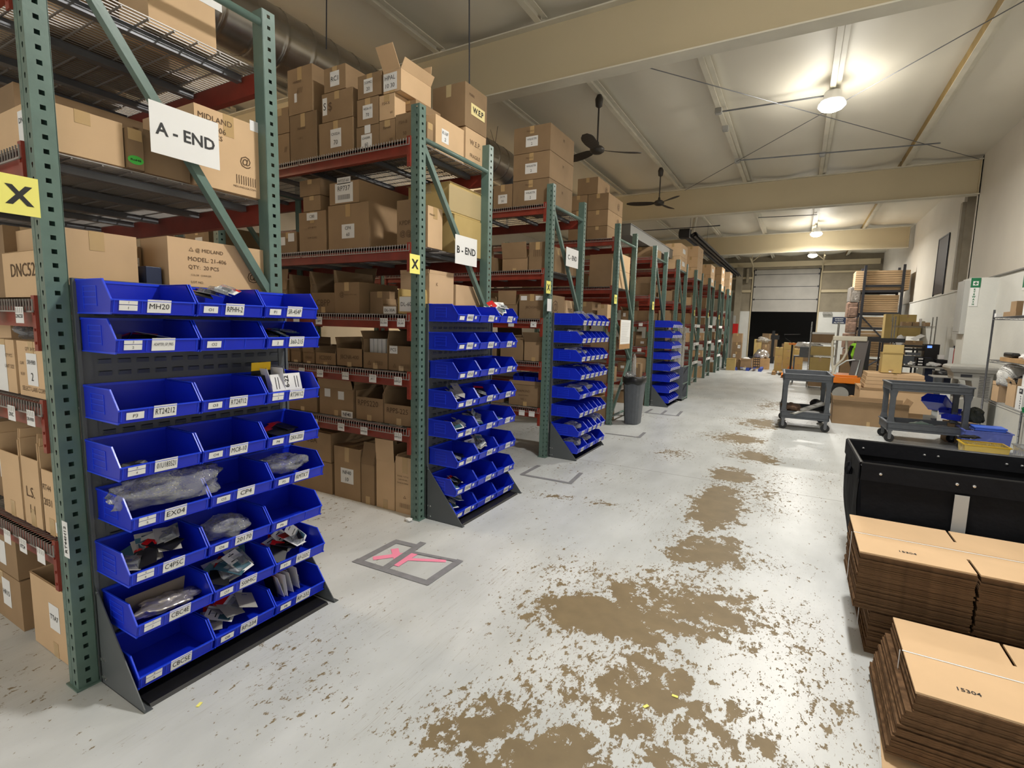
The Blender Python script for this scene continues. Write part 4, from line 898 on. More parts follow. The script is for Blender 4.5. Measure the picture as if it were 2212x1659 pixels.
# ------------------------------------------------------------------ bin contents
PK = {}
def pack_mesh(kind):
    if kind in PK: return PK[kind]
    mb = MB(); w, h = .085, .125
    if kind == 'hang':      # backing card with euro slot and blister
        mb.box(-w/2, w/2, 0, h*.86, 0, .0012, 0).box(-w/2, -.018, h*.86, h*.9, 0, .0012, 0).box(.018, w/2, h*.86, h*.9, 0, .0012, 0).box(-w/2, w/2, h*.9, h, 0, .0012, 0)
        mb.loft([[(-w*.38, .008, .0012), (w*.38, .008, .0012), (w*.38, h*.62, .0012), (-w*.38, h*.62, .0012)], [(-w*.32, .014, .02), (w*.32, .014, .02), (w*.32, h*.56, .02), (-w*.32, h*.56, .02)]], 2)
        mb.box(-w*.22, w*.22, .02, h*.45, .003, .014, 3)
        mb.box(-w/2, w/2, h*.66, h*.84, .0012, .0014, 1)
        me = mb.mesh('blister_pack', [greyl, skin, clearp, blackp])
    elif kind == 'white':
        mb.box(-w/2, w/2, 0, h, 0, .0016, 0).box(-.016, .016, h*.84, h*.88, .0016, .0018, 3).box(-w*.4, w*.4, h*.1, h*.5, .0016, .006, 1).box(-w*.3, w*.3, h*.6, h*.64, .0016, .0019, 3)
        me = mb.mesh('blister_pack', [paper, skin, clearp, blackp])
    elif kind == 'red':
        mb.box(-w/2, w/2, 0, h, 0, .0016, 0).box(-w/2, w/2, h*.7, h, .0016, .002, 1).loft([[(-w*.36, .008, .0016), (w*.36, .008, .0016), (w*.36, h*.6, .0016), (-w*.36, h*.6, .0016)], [(-w*.3, .014, .018), (w*.3, .014, .018), (w*.3, h*.54, .018), (-w*.3, h*.54, .018)]], 2).box(-w*.2, w*.2, .02, h*.4, .003, .012, 3)
        me = mb.mesh('blister_pack', [paper, redp, clearp, blackp])
    elif kind == 'dark':
        mb.box(-w/2, w/2, 0, h, 0, .004, 0).box(-w/2, w/2, h*.8, h, .004, .0045, 1)
        me = mb.mesh('blister_pack', [blackp, redp])
    elif kind == 'grey':
        mb.box(-w/2, w/2, 0, h*.82, 0, .0015, 0).box(-w/2, -.014, h*.82, h*.87, 0, .0015, 0).box(.014, w/2, h*.82, h*.87, 0, .0015, 0).box(-w/2, w/2, h*.87, h, 0, .0015, 0)
        me = mb.mesh('blister_pack', [greyl])
    elif kind == 'teal':
        mb.box(-w/2, w/2, 0, h, 0, .0015, 0).box(-w*.4, w*.4, h*.1, h*.5, .0015, .010, 1)
        me = mb.mesh('blister_pack', [skin, clearp])
    for v in me.vertices: v.co.y -= h/2
    PK[kind] = me; return me
KN = {'hang': 'grey-backed blister pack', 'white': 'white carded pack', 'red': 'red and white blister pack', 'dark': 'dark packet', 'grey': 'grey hang card', 'teal': 'teal carded pack'}
def packs(key, kinds, n, seed, where, zb=.02, spread=1.0, lean=.6, up=0):
    b, z = BINS[key]; rr = random.Random(seed); L = .27 if key[0] < 2 else .35; W = .29 if key[0] < 2 else .14
    for i in range(n):
        kd = kinds[i % len(kinds)]
        x = b.location.x+L*(.60-.32*rr.random()*spread); y = b.location.y+W*(.22+.56*(i+.5)/n)
        o = inst('blister_pack', pack_mesh(kd), None, (x, y, z+zb+.02+.007*i*(1-up)+.05*up), (rr.uniform(.1, lean), rr.uniform(-.4, .4), rr.uniform(-.8, .8)+PI/2))
        if up: o.rotation_euler = (1.35+rr.uniform(-.1, .1), 0, PI+rr.uniform(-.15, .15))
        tag(o, '%s, %s across in the %s' % (KN[kd], ORD[i], where), 'packaged part', 'packs in the %s' % where)
packs((0, 0, 1), ['dark', 'red', 'hang'], 5, 1, 'top middle bin', .075, lean=.2)
packs((0, 1, 0), ['dark', 'grey'], 4, 2, 'left bin of the second row', .02, lean=.3)
packs((0, 1, 2), ['teal', 'dark'], 5, 3, 'right bin of the second row', .035, lean=.2)
packs((0, 2, 2), ['white', 'hang'], 5, 4, 'right bin of the third row', .03, up=1)
packs((0, 3, 2), ['dark'], 4, 6, 'right bin of the fourth row', .02, lean=.3)
packs((0, 5, 0), ['hang', 'teal', 'dark', 'grey'], 9, 7, 'left bin of the sixth row', .03, lean=.9)
packs((0, 6, 1), ['teal', 'dark', 'white', 'hang'], 9, 8, 'middle bin of the seventh row', .03, lean=.9)
packs((0, 6, 2), ['red', 'dark', 'white'], 9, 9, 'right bin of the seventh row', .03, lean=1.0)
packs((0, 7, 1), ['grey', 'red', 'white', 'grey'], 8, 10, 'bottom middle bin', .03, lean=.6)
packs((0, 7, 2), ['dark', 'red', 'white'], 9, 11, 'bottom right bin', .02, up=1)
packs((1, 0, 2), ['red', 'dark', 'white', 'red'], 9, 12, 'top right B-END bin', .07, lean=.9)
packs((1, 3, 0), ['hang', 'grey', 'teal'], 8, 13, 'left B-END bin of the fourth row', .05, lean=1)
packs((1, 3, 1), ['dark', 'hang'], 5, 14, 'middle B-END bin of the fourth row', .03)
packs((1, 3, 2), ['grey', 'dark'], 4, 15, 'right B-END bin of the fourth row', .01)
packs((1, 4, 0), ['dark', 'hang', 'white'], 5, 16, 'left B-END bin of the fifth row', .04)
packs((1, 4, 1), ['grey', 'hang', 'teal'], 7, 17, 'middle B-END bin of the fifth row', .05, lean=1)
packs((1, 4, 2), ['white'], 2, 18, 'right B-END bin of the fifth row', .01, lean=.2)
packs((1, 5, 1), ['hang', 'white', 'grey'], 8, 19, 'middle B-END bin of the sixth row', .05, lean=1)
packs((1, 5, 0), ['dark', 'hang'], 3, 20, 'left B-END bin of the sixth row', .01)
packs((1, 6, 0), ['dark', 'white'], 4, 21, 'left B-END bin of the seventh row', .02)
packs((1, 7, 0), ['teal', 'white', 'dark', 'hang'], 8, 22, 'bottom left B-END bin', .05, lean=.7)
# yellow and black hang pack, white box in RT34112
b, z = BINS[(0, 2, 2)]
mb = MB().box(-.001, .001, -.055, .055, 0, .10, 0).box(-.0012, .0012, -.055, .055, .10, .14, 1).box(0, .03, -.04, .04, .005, .08, 0)
o = mb.build('hang_pack', [blackp, mat('bright_yellow_card', srgb(245, 200, 20), .4)], None, (PX0+.12, b.location.y+.07, z+.05)); o.rotation_euler = (0, .1, .1); tag(o, 'black hang pack with bright yellow header standing in the right bin of the third row', 'packaged part')
mb = MB().box(-.008, .008, -.085, .085, 0, .085, 0).txt('6-22', (.009, 0, .045), (0, 0, 1), (0, -1, 0), .06, .03, 1, .02)
for k in (-.06, -.045, .05, .065): mb.box(.0081, .0085, k-.002, k+.002, .01, .07, 1)
o = mb.build('flat_box', [paper, ink], None, (PX0+.19, b.location.y+.17, z+.045)); o.rotation_euler = (0, -.25, 0); tag(o, 'flat white printed box leaning in the right bin of the third row', 'packaged part')
# white header cards, grey board
b, z = BINS[(0, 6, 0)]
o = MB().box(0, .003, .03, .26, .02, .115).build('divider_board', mat('taupe_board', srgb(128, 118, 108), .6), None, (PX0+.10, b.location.y, z)); o.rotation_euler = (0, .25, 0); tag(o, 'taupe board standing across the left bin of the seventh row', 'board')
BG = 'clear bags in the blue bins'
blob('clear_bag', (PX0+.17, BINS[(0, 4, 0)][0].location.y+.20, .70+.11), (.11, .20, .075), 'big crumpled clear bag bulging out of the left bin of the fifth row', 'plastic bag', seed=4, sub=4, amp=.45)
blob('clear_bag', (PX0+.15, BINS[(0, 4, 2)][0].location.y+.14, .70+.08), (.10, .11, .05), 'clear bag of parts in the right bin of the fifth row', 'plastic bag', seed=5, sub=4, amp=.4)
blob('clear_bag', (PX0+.15, BINS[(0, 5, 1)][0].location.y+.14, .485+.07), (.10, .11, .05), 'clear bags heaped in the middle bin of the sixth row', 'plastic bag', seed=6, sub=4, amp=.4)
blob('clear_bag', (PX0+.18, BINS[(0, 6, 0)][0].location.y+.16, .27+.05), (.06, .12, .03), 'shiny crinkled bag in the left bin of the seventh row', 'plastic bag', m=silver, seed=7, sub=4, amp=.5)
blob('clear_bag', (PX0+.20, BINS[(0, 3, 0)][0].location.y+.08, .905+.02), (.04, .06, .03), 'small dark bag in the left bin of the fourth row', 'plastic bag', m=blackp, seed=8, sub=3, amp=.4)
rr = random.Random(5)
cb = [(2, 0, 1), (2, 0, 3), (2, 2, 0), (2, 2, 1), (2, 3, 2), (2, 3, 5), (2, 4, 0), (2, 4, 2), (2, 6, 0), (2, 6, 4), (2, 6, 5), (2, 7, 0), (2, 7, 2), (4, 1, 1), (4, 1, 2), (4, 5, 5), (4, 2, 2), (2, 1, 0)]
for key in cb:
    b, z = BINS[key]; wide = b.data == BINW or b.data.name.startswith(BINW.name) and b.data is BINW
    blob('clear_bag', (PX0+.22, b.location.y+.07*(2 if wide else 1), z+.10), (.10, .055*(1.8 if wide else 1), .05), 'clear bag sticking out of the %s bin in the %s row of the %s panel' % (ORD[key[2]], ORD[key[1]], 'C-END' if key[0] == 2 else 'farthest'), 'plastic bag', BG, m=bagm, seed=rr.random()*30, sub=3, amp=.5)

# ------------------------------------------------------------------ floor tape
def tape_mark(segs, label, z=.0008):
    mb = MB()
    for kk, (a, b, w, m) in enumerate(segs):
        a = Vector((*a, 0)); b = Vector((*b, 0)); d = (b-a).normalized(); n_ = Vector((-d.y, d.x, 0))*w/2
        zz_ = z+.00025*kk+(.002 if m == 0 else 0)
        P = [a-n_, b-n_, b+n_, a+n_]; mb.add([(p.x, p.y, zz_-.0002) for p in P]+[(p.x, p.y, zz_) for p in P], [(4, 5, 6, 7), (0, 1, 5, 4), (1, 2, 6, 5), (2, 3, 7, 6), (3, 0, 4, 7)], m)
    tag(mb.build('floor_tape', [tapeg, tapep]), label, 'floor tape', 'grey tape outlines on the floor')
tape_mark([((-2.33, 2.21), (-2.33, 2.58), .05, 0), ((-2.36, 2.22), (-1.77, 2.24), .05, 0), ((-1.79, 2.22), (-1.79, 2.58), .05, 0), ((-2.35, 2.57), (-2.13, 2.59), .05, 0), ((-2.12, 2.22), (-2.16, 2.66), .05, 0), ((-2.14, 2.50), (-1.78, 2.56), .03, 0),
           ((-2.28, 2.30), (-2.15, 2.45), .05, 1), ((-2.26, 2.48), (-2.12, 2.36), .05, 1), ((-2.10, 2.40), (-1.86, 2.52), .035, 1), ((-2.09, 2.30), (-2.10, 2.52), .05, 1)], 'nearest grey tape outline on the floor with pink tape inside')
tape_mark([((-2.35, 4.46), (-2.35, 4.86), .045, 0), ((-2.36, 4.46), (-1.80, 4.47), .045, 0), ((-1.82, 4.45), (-1.86, 4.86), .045, 0)], 'grey tape outline on the floor before the C-END panel')
tape_mark([((-2.3, 6.9), (-1.8, 6.92), .045, 0), ((-1.82, 6.9), (-1.84, 7.3), .045, 0)], 'grey tape corner on the floor before the grey bin')
tape_mark([((-2.28, 9.03), (-2.28, 9.5), .05, 0), ((-2.3, 9.03), (-1.7, 9.04), .05, 0), ((-1.73, 9.02), (-1.76, 9.6), .05, 0), ((-2.0, 9.03), (-2.02, 9.5), .05, 0)], 'grey tape outline on the floor beyond the grey bin')

# ------------------------------------------------------------------ right foreground: cardboard bundles and the black truck
def sheet_mesh(L, D, t=.0085, slots=(.37,), printed=None, seed=0):
    mb = MB(); xs = [0]
    # plan outline with slots cut in from both long edges
    seg = []
    cur = 0
    for s_ in list(slots)+[None]:
        e = (s_*L-.006) if s_ else L
        mb.box(cur, e, 0, D, 0, t, 0)
        if s_: mb.box(e, e+.012, D*.30, D*.70, 0, t, 0); cur = e+.012
    for q in (.5,): mb.box(0, L, D*q-.0008, D*q+.0008, t, t+.0003, 1)
    if printed: mb.txt(printed, (L*.17, D*.18, t+.0003), (1, 0, 0), (0, 1, 0), .065, .022, 2, .015)
    return mb.mesh('cardboard_sheet', [card2, cardd, ink])
def bundle(x, y, z, L, D, n, t, lab, seed, printed, strap_y, lean=0, slots=(.37, .72), rz=0):
    rr = random.Random(seed); o = empty('cardboard_bundle', (x, y, z), rz, lab, 'bundle of flattened boxes', 'strapped bundles of flattened boxes')
    top = sheet_mesh(L, D, t*.92, slots, printed); mid_ = sheet_mesh(L, D, t*.92, slots); mid_.materials[0] = cardd
    for k in range(n):
        dx = rr.uniform(-.004, .004)*(2.2 if k % 7 == 0 else 1)+(lean*(n-1-k) if k < n*.7 else 0); dy = rr.uniform(-.006, .006) if k < n-1 else 0
        s_ = inst('cardboard_sheet', top if k == n-1 else mid_, o, (dx if k < n-1 else 0, dy, k*t))
    s1 = MB(); zt_ = n*t
    s1.box(-.004, L+.004, strap_y, strap_y+.006, zt_, zt_+.0015).box(-.012, -.010, strap_y, strap_y+.006, 0, zt_)
    s1.build('strap', white, o)
    return o
bundle(.33, 2.79, .235, 1.15, .55, 32, .0086, 'upper large bundle of flattened brown boxes before the black truck', 3, '15304', .255)
bundle(.40, 2.84, .0, 1.05, .50, 26, .0086, 'lower dark bundle of flattened boxes under the large one', 4, None, .25)
bundle(.452, 2.115, .03, .95, .53, 31, .0086, 'nearest bundle of flattened brown boxes at the lower right corner', 5, '15304', .255, lean=-.0022, rz=-.01)
o = MB().box(0, 1.2, 0, .95, 0, .004).build('cardboard_sheet', card2, None, (.36, 1.85, .001), -.08); tag(o, 'single brown cardboard sheet flat on the floor under the nearest bundle', 'cardboard sheet')
# black truck
o = empty('basket_truck', (.37, 3.42, 0), .02, 'black fabric basket truck with steel rivets at the right', 'basket truck')
L, D, Z0, Z1 = 1.15, .72, .14, .79
def side(p, q, thick, name='fabric_side', seed=0, sag=.02):
    """a fabric side between the two top corners, tapering inwards and creased"""
    mb = MB(); nx_, nz_ = 26, 12; p = Vector(p); q = Vector(q); d = (q-p); nrm = Vector((d.y, -d.x, 0)).normalized(); V = []
    for j in range(nz_+1):
        for i in range(nx_+1):
            s_ = i/nx_; t_ = j/nz_; zz_ = Z0+(Z1-.02-Z0)*t_
            ins = (1-t_)*.05; w_ = ins+.5*0; c_ = p+d*(s_*(1-2*ins/d.length)+ins/d.length)
            b_ = -ins+sag*math.sin(PI*t_)*.7+.012*noise.noise(Vector((s_*5+seed, t_*3, seed)))*math.sin(PI*t_)
            V.append((c_.x+nrm.x*b_, c_.y+nrm.y*b_, zz_))
    off = len(V); W_ = [(v[0]-nrm.x*thick, v[1]-nrm.y*thick, v[2]) for v in V]
    f = [(j*(nx_+1)+i, j*(nx_+1)+i+1, (j+1)*(nx_+1)+i+1, (j+1)*(nx_+1)+i) for j in range(nz_) for i in range(nx_)]
    mb.add(V+W_, f+[tuple(off+k for k in q_[::-1]) for q_ in f]); return mb.build(name, black, o, smooth=True)
side((0, 0, 0), (L, 0, 0), .004, seed=1); side((L, 0, 0), (L, D, 0), .004, seed=2); side((L, D, 0), (0, D, 0), .004, seed=3); side((0, D, 0), (0, 0, 0), .004, seed=4, sag=.035)
MB().box(.05, L-.05, .05, D-.05, Z0, Z0+.02).build('truck_floor', blackp, o)
MB().tube([(0, 0, Z1), (L, 0, Z1), (L, D, Z1), (0, D, Z1), (0, 0, Z1)], .011, 8).build('rim_tube', blackp, o, smooth=True)
mb = MB()
for (a, b, c_, d_) in ((0, L, -.012, -.006), (0, L, D+.006, D+.012)): mb.box(a, b, c_, d_, Z1-.09, Z1+.004)
mb.box(-.012, -.006, 0, D, Z1-.09, Z1+.004); mb.box(.004, L, D-.018, D-.012, Z1-.09, Z1+.004); mb.build('rim_binding', black, o)
mb = MB()
for x in (.09, .42, .49, .82, .89):
    for yy, s_ in ((-.012, -1), (D-.018, -1)): mb.lathe([(.009, 0), (.007, .003), (.001, .0045)], n=10); n0 = len(mb.v)-30; \
        [mb.v.__setitem__(i, (x+mb.v[i][0], yy-mb.v[i][2], Z1-.045+mb.v[i][1])) for i in range(n0, len(mb.v))]
mb.build('rivet', chrome, o)
MB().box(.415, .475, -.022, -.018, .30, Z1-.10).build('pale_strip', mat('pale_grey_tape', srgb(168, 168, 166), .6), o)
blob('side_handle', (-.02, .36, Z1-.12), (.02, .05, .05), None, None, m=black, seed=3, parent=o)
for (x, y_) in ((.1, .1), (L-.1, .1), (.1, D-.1), (L-.1, D-.1)):
    w_ = MB().tube([(x, y_-.015, .05), (x, y_+.015, .05)], .05, 16).box(x-.02, x+.02, y_-.022, y_+.022, .05, Z0).build('caster', blackp, o)

# ------------------------------------------------------------------ grey service carts
def cart(x, y, rz, L, D, H, lab, ends=True):
    o = empty('service_cart', (x, y, 0), rz, lab, 'service cart', 'grey plastic service carts')
    def tray(z, h, name):
        mb = MB().box(-L/2, L/2, -D/2, D/2, z, z+.02)
        for a in ((-L/2, L/2, -D/2, -D/2+.025), (-L/2, L/2, D/2-.025, D/2), (-L/2, -L/2+.025, -D/2, D/2), (L/2-.025, L/2, -D/2, D/2)): mb.box(*a, z-.02, z+h)
        mb.box(-L/2-.012, L/2+.012, -D/2-.012, -D/2, z+h-.02, z+h).box(-L/2-.012, L/2+.012, D/2, D/2+.012, z+h-.02, z+h).box(-L/2-.012, -L/2, -D/2, D/2, z+h-.02, z+h).box(L/2, L/2+.012, -D/2, D/2, z+h-.02, z+h)
        mb.build(name, greyp, o, bevel=.008)
    tray(.19, .10, 'lower_tray'); tray(H-.09, .09, 'upper_tray')
    for sx in (-1, 1):
        for sy in (-1, 1):
            mb = MB(); cx, cy = sx*(L/2-.045), sy*(D/2-.04)
            mb.loft([[(cx-.045, cy-.035, .28), (cx+.045, cy-.035, .28), (cx+.045, cy+.035, .28), (cx-.045, cy+.035, .28)], [(cx-.032, cy-.026, .36), (cx+.032, cy-.026, .36), (cx+.032, cy+.026, .36), (cx-.032, cy+.026, .36)], [(cx-.032, cy-.026, H-.2), (cx+.032, cy-.026, H-.2), (cx+.032, cy+.026, H-.2), (cx-.032, cy+.026, H-.2)], [(cx-.05, cy-.035, H-.1), (cx+.05, cy-.035, H-.1), (cx+.05, cy+.035, H-.1), (cx-.05, cy+.035, H-.1)]])
            mb.build('corner_post', greyp, o, bevel=.006)
            c_ = MB().box(cx-.02, cx+.02, cy-.025, cy-.02, .05, .17).box(cx-.02, cx+.02, cy+.02, cy+.025, .05, .17).box(cx-.03, cx+.03, cy-.03, cy+.03, .155, .17).build('caster', zincd, o)
            MB().tube([(cx, cy-.016, .06), (cx, cy+.016, .06)], .06, 18).tube([(cx, cy-.02, .06), (cx, cy+.02, .06)], .02, 10, 1).build('wheel', [blackp, greyl], c_, smooth=False)
    return o
c1 = cart(.165, 9.43, .03, .66, 1.0, .87, 'square grey two shelf service cart holding rags and a panel')
c2 = cart(1.62, 9.02, .06, .90, .52, .84, 'long grey two shelf service cart, right of the other one')
tag(blob('brown_cloth', (.0, 9.12, .30), (.15, .18, .09), None, None, m=mat('brown_rag', srgb(92, 70, 54), .9), seed=11, sub=4, amp=.6), 'heap of brown rags on the lower shelf of the square cart', 'rags')
mb = MB().box(-.07, .07, -.28, .28, 0, .015)
for k in range(4): mb.box(-.045, .045, -.25+k*.13, -.17+k*.13, .015, .018, 1)
o = mb.build('lattice_panel', [greyl, paper], None, (.22, 9.05, .33), -.95); o.rotation_euler[0] = .30; tag(o, 'long pale slotted panel lying on the lower shelf of the square cart', 'panel')
tag(blob('black_hat', (.34, 9.5, .36), (.09, .09, .08), None, None, m=blackp, seed=2, sub=3, amp=.1), 'round black lump on the lower shelf of the square cart', 'bundle')
tag(blob('plastic_scrap', (1.62, 9.05, .235), (.13, .08, .05), None, None, m=mat('teal_grey_film', srgb(140, 160, 152), .3), seed=9, sub=3, amp=.5), 'crumpled grey green film in the long cart lower tray', 'plastic film')
tag(blob('plastic_scrap', (1.85, 9.0, .235), (.12, .1, .03), None, None, m=shrink, seed=12, sub=3, amp=.5), 'flat heap of clear film at the right of the long cart lower tray', 'plastic film')

# ------------------------------------------------------------------ large boxes in the aisle
G = 'large flat cartons on the pallet'
def big(x0, x1, y0, y1, z0, z1, lab, m='k', **k): return carton(x0, x1, y0, y1, z0, z1, lab, k.pop('G', None), m, **k)
big(.60, 1.62, 10.0, 10.55, 0, .35, 'long low open brown carton on the floor between the two carts', 'c', open_=1, flap=.12)
big(1.05, 1.98, 11.0, 11.9, 0, .16, 'flat carton on the floor, bottom of the big carton pile', G=G)
big(1.03, 2.06, 10.85, 11.7, .165, .52, 'big brown open carton with folded corner in the carton pile', G=G, open_=1, flap=.05)
for k in range(4):
    big(1.12+.01*k, 2.02-.015*k, 11.2, 11.9, .53+k*.068, .53+k*.068+.064, 'flat brown carton, %s from the bottom of the pile behind the long cart' % ORD[k], G=G)
o = big(1.36, 1.66, 11.32, 11.62, .81, 1.15, 'upright yellowish carton standing on the flat carton pile', 'y', open_=1, flap=.1, prints=[('f', .5, .14, .3, .06, 'MARK')], cards=[('f', .45, .07, .04, .02, '')])
o = MB().box(-.15, .15, 0, .004, 0, .17).build('box_flap', cardy, o, (0, -.15, .34))
mb = MB().box(-.16, .16, -.06, .06, 0, .012)
for k in range(4): mb.box(-.14+k*.07, -.09+k*.07, -.045, .045, .012, .05)
o = mb.build('pallet_piece', wood, None, (.86, 11.0, .30), .5); o.rotation_euler = (0, -.3, .4); tag(o, 'pale wooden lattice piece leaning by the orange truck wheel', 'wood piece')
tag(MB().box(-.32, .02, -.15, .15, 0, .29).build('support_crate', cardd, None, (1.0, 10.98+.2, 0)), 'brown crate propping the pale lattice piece', 'crate')

# ------------------------------------------------------------------ orange stacker truck with beige guard
o = empty('stacker_truck', (.95, 13.0, 0), 0, 'orange walk-behind stacker truck with beige tube guard and big wheel', 'stacker truck')
MB().box(-.26, .26, -.2, .5, .44, .58).box(-.24, .2, -.18, .48, .58, .62).build('orange_chassis', orange, o, bevel=.01)
MB().box(-.28, .3, -.15, .5, .12, .44).build('lower_body', blackp, o, bevel=.01)
w_ = MB().tube([(-.08, -.27, .22), (-.08, -.14, .22)], .22, 28).build('wheel', blackp, o); MB().tube([(-.08, -.29, .22), (-.08, -.26, .22)], .15, 24).build('wheel_hub', greyl, w_)
MB().prism([(.05, .60), (.27, .60), (.34, 1.36), (.14, 1.36)], 'y', -.12, -.06).build('grey_shield', mat('taupe_grey_shield', srgb(104, 98, 96), .5), o)
MB().box(.30, .38, -.1, .1, .62, 1.44).box(.38, .95, -.08, 0, 1.34, 1.42).build('mast', blackp, o)
MB().box(-.30, .31, -.16, -.08, 1.34, 1.44).build('guard_bar', mat('beige_guard_paint', srgb(200, 194, 176), .4), o, bevel=.015)
bg = MATS['beige_guard_paint']
MB().tube([(-.27, -.12, 1.40), (-.30, -.12, 1.3), (-.28, -.12, .9), (-.22, -.12, .62)], .024, 10).tube([(-.05, -.12, 1.35), (-.03, -.12, 1.1), (-.08, -.12, .95), (-.2, -.12, .8), (-.24, -.12, .6)], .024, 10).build('guard_tube', bg, o, smooth=True)
MB().tube([(-.2, -.15, .62), (-.16, -.15, .8), (-.02, -.15, .92), (.1, -.15, .95), (.22, -.15, .95), (.17, -.15, .62)], .015, 8).build('handle_tube', mat('pale_handle', srgb(205, 212, 210), .3), o, smooth=True)
mb = MB()
R = []
for t in range(9):
    z_ = -.62+t*.078; w_ = .05+.10*math.sin(min(1, t/7)*PI/2)*(1 if t < 8 else .6); dp = .05+.03*math.sin(t/8*PI)
    R.append([(w_*math.cos(a*2*PI/12)+.02*math.sin(t*.9), dp*math.sin(a*2*PI/12), z_) for a in range(12)])
j = empty('safety_jacket', (1.16, 13.55, 1.28), 0, 'bright green and black safety jacket hanging behind the orange truck', 'jacket')
mb.loft(R); mb.build('jacket_body', hivis, j, smooth=True)
MB().tube([(-.1, -.02, -.06), (-.13, -.05, -.22), (-.1, -.06, -.4), (-.04, -.05, -.62)], [.045, .042, .038, .03], 10).build('jacket_sleeve', blackp, j, smooth=True)
MB().tube([(-.06, -.07, -.1), (-.09, -.08, -.25), (-.03, -.08, -.42)], [.03, .035, .03], 8).build('jacket_panel', hivis, j, smooth=True)
MB().tube([(0, .05, -.1), (0, .12, .0), (0, .12, -1.28)], .015, 8).build('stand_pole', zincd, j, smooth=True)

# ------------------------------------------------------------------ pallet of cartons, pallet jack, wire cart
G = 'cartons on the pallet beyond the carts'
for i, (a, b, n_, h_, y_) in enumerate(((-.66, -.42, 3, .27, 20.0), (-.41, -.09, 4, .245, 20.1), (-.08, .16, 3, .26, 20.15), (-.06, .2, 2, .28, 19.6))):
    for k in range(n_):
        carton(a, b, y_, y_+.4, .115+k*(h_+.004), .115+k*(h_+.004)+h_, 'carton on the centre pallet, %s column from its left, %s up' % (ORD[i], ORD[k]), G, 'y')
def pallet(x, y, w, d, m, lab):
    mb = MB()
    for k in range(5): mb.box(-w/2+k*(w-.09)/4, -w/2+k*(w-.09)/4+.09, -d/2, d/2, .10, .115)
    for k in range(3):
        for q in range(3): mb.box(-w/2+k*(w-.12)/2, -w/2+k*(w-.12)/2+.12, -d/2+q*(d-.12)/2, -d/2+q*(d-.12)/2+.12, 0, .10)
    tag(mb.build('pallet', m, None, (x, y, 0)), lab, 'pallet')
pallet(-.22, 20.2, .95, 1.3, wood, 'dark wooden pallet under the centre cartons')
pallet(-1.55, 21.25, .95, 1.1, bluepal, 'blue pallet carrying boxes near the dock door')
o = empty('pallet_jack', (-.15, 18.6, 0), 0, 'orange hand pallet jack with upright handle before the centre pallet', 'pallet jack')
MB().prism([(-.24, .03), (-.02, .42), (.04, .42), (.22, .03), (.16, .03), (.01, .33), (-.17, .03)], 'y', -.04, .0).box(-.24, -.1, -.04, 1.3, .05, .09).box(.08, .22, -.04, 1.3, .05, .09).build('fork_frame', orange, o)
MB().tube([(.01, -.04, .1), (.01, -.08, .6), (.01, -.1, 1.1)], .03, 10).tube([(-.06, -.04, .09), (.08, -.04, .09)], .09, 14).build('handle_shaft', blackp, o)
MB().box(-.09, .13, -.13, -.07, 1.08, 1.14).build('grip_block', orange, o); MB().tube([(-.0, -.1, 1.14), (-.2, -.1, 1.28), (-.24, -.1, 1.4), (.2, -.1, 1.42)], .012, 6).build('grip_loop', blackp, o)
o = empty('lectern_cart', (.1, 17.3, 0), 0, 'small dark grey shelf cart holding a white plastic heap', 'cart')
MB().box(-.03, .28, -.2, .2, .80, 1.06).box(-.17, .28, -.2, .2, .76, .8).build('cart_body', greyp, o)
for x in (-.15, .25):
    for y_ in (-.17, .17): MB().box(x-.02, x+.02, y_-.02, y_+.02, 0, .76).build('leg', greyp, o)
tag(blob('white_plastic', (.22, 17.25, 1.12), (.25, .15, .09), None, None, m=white, seed=21, sub=3, amp=.6), 'heap of white plastic bags on top of the dark grey shelf cart', 'plastic bags')
def wire_shelf(x, y, rz, L, D, H, tiers, lab, m=chrome):
    o = empty('wire_shelf', (x, y, 0), rz, lab, 'wire shelving', None)
    for sx in (0, L):
        for sy in (0, D):
            mb = MB().tube([(sx, sy, .0), (sx, sy, H)], .0125, 8)
            for k in range(int(H/.1)): mb.tube([(sx, sy, .05+k*.1), (sx, sy, .056+k*.1)], .0142, 8)
            mb.build('shelf_post', m, o, smooth=True)
    for z in tiers:
        mb = MB()
        for s_ in (0, D): mb.tube([(0, s_, z), (L, s_, z)], .004, 5).tube([(0, s_, z-.03), (L, s_, z-.03)], .004, 5)
        for s_ in (0, L): mb.tube([(s_, 0, z), (s_, D, z)], .004, 5).tube([(s_, 0, z-.03), (s_, D, z-.03)], .004, 5)
        nz = int(L/.05)
        for k in range(nz):
            a, b = L*k/nz, L*(k+.5)/nz
            for s_ in (0, D): mb.tube([(a, s_, z-.03), (b, s_, z), (L*(k+1)/nz, s_, z-.03)], .002, 4, cap=False)
        nd = int(L/.03)
        for k in range(1, nd): mb.box(L*k/nd-.0015, L*k/nd+.0015, 0, D, z-.002, z+.001)
        mb.build('wire_tier', m, o)
    return o
wire_shelf(.30, 15.95, 0, .62, .45, 1.78, [.47, .88, 1.22], 'chrome wire shelf cart stacked with cartons in mid aisle')
carton(.33, .88, 15.98, 16.35, .04, .42, 'carton on the bottom of the chrome wire shelf cart', 'cartons on the wire shelf cart', 'c')
carton(.33, .80, 15.98, 16.35, .475, .82, 'carton on the middle tier of the chrome wire shelf cart', 'cartons on the wire shelf cart', 'y')
carton(.33, .86, 15.98, 16.35, .885, 1.12, 'carton on the upper tier of the chrome wire shelf cart', 'cartons on the wire shelf cart', 'y')
carton(.33, .84, 15.98, 16.35, 1.225, 1.45, 'carton with white lid on top of the wire shelf cart', 'cartons on the wire shelf cart', 'c')
tag(MB().box(.33, .84, 15.97, 16.36, 1.452, 1.50).build('folded_paper_sheet', paper), 'flat white lid on the topmost wire shelf cart carton', 'lid')
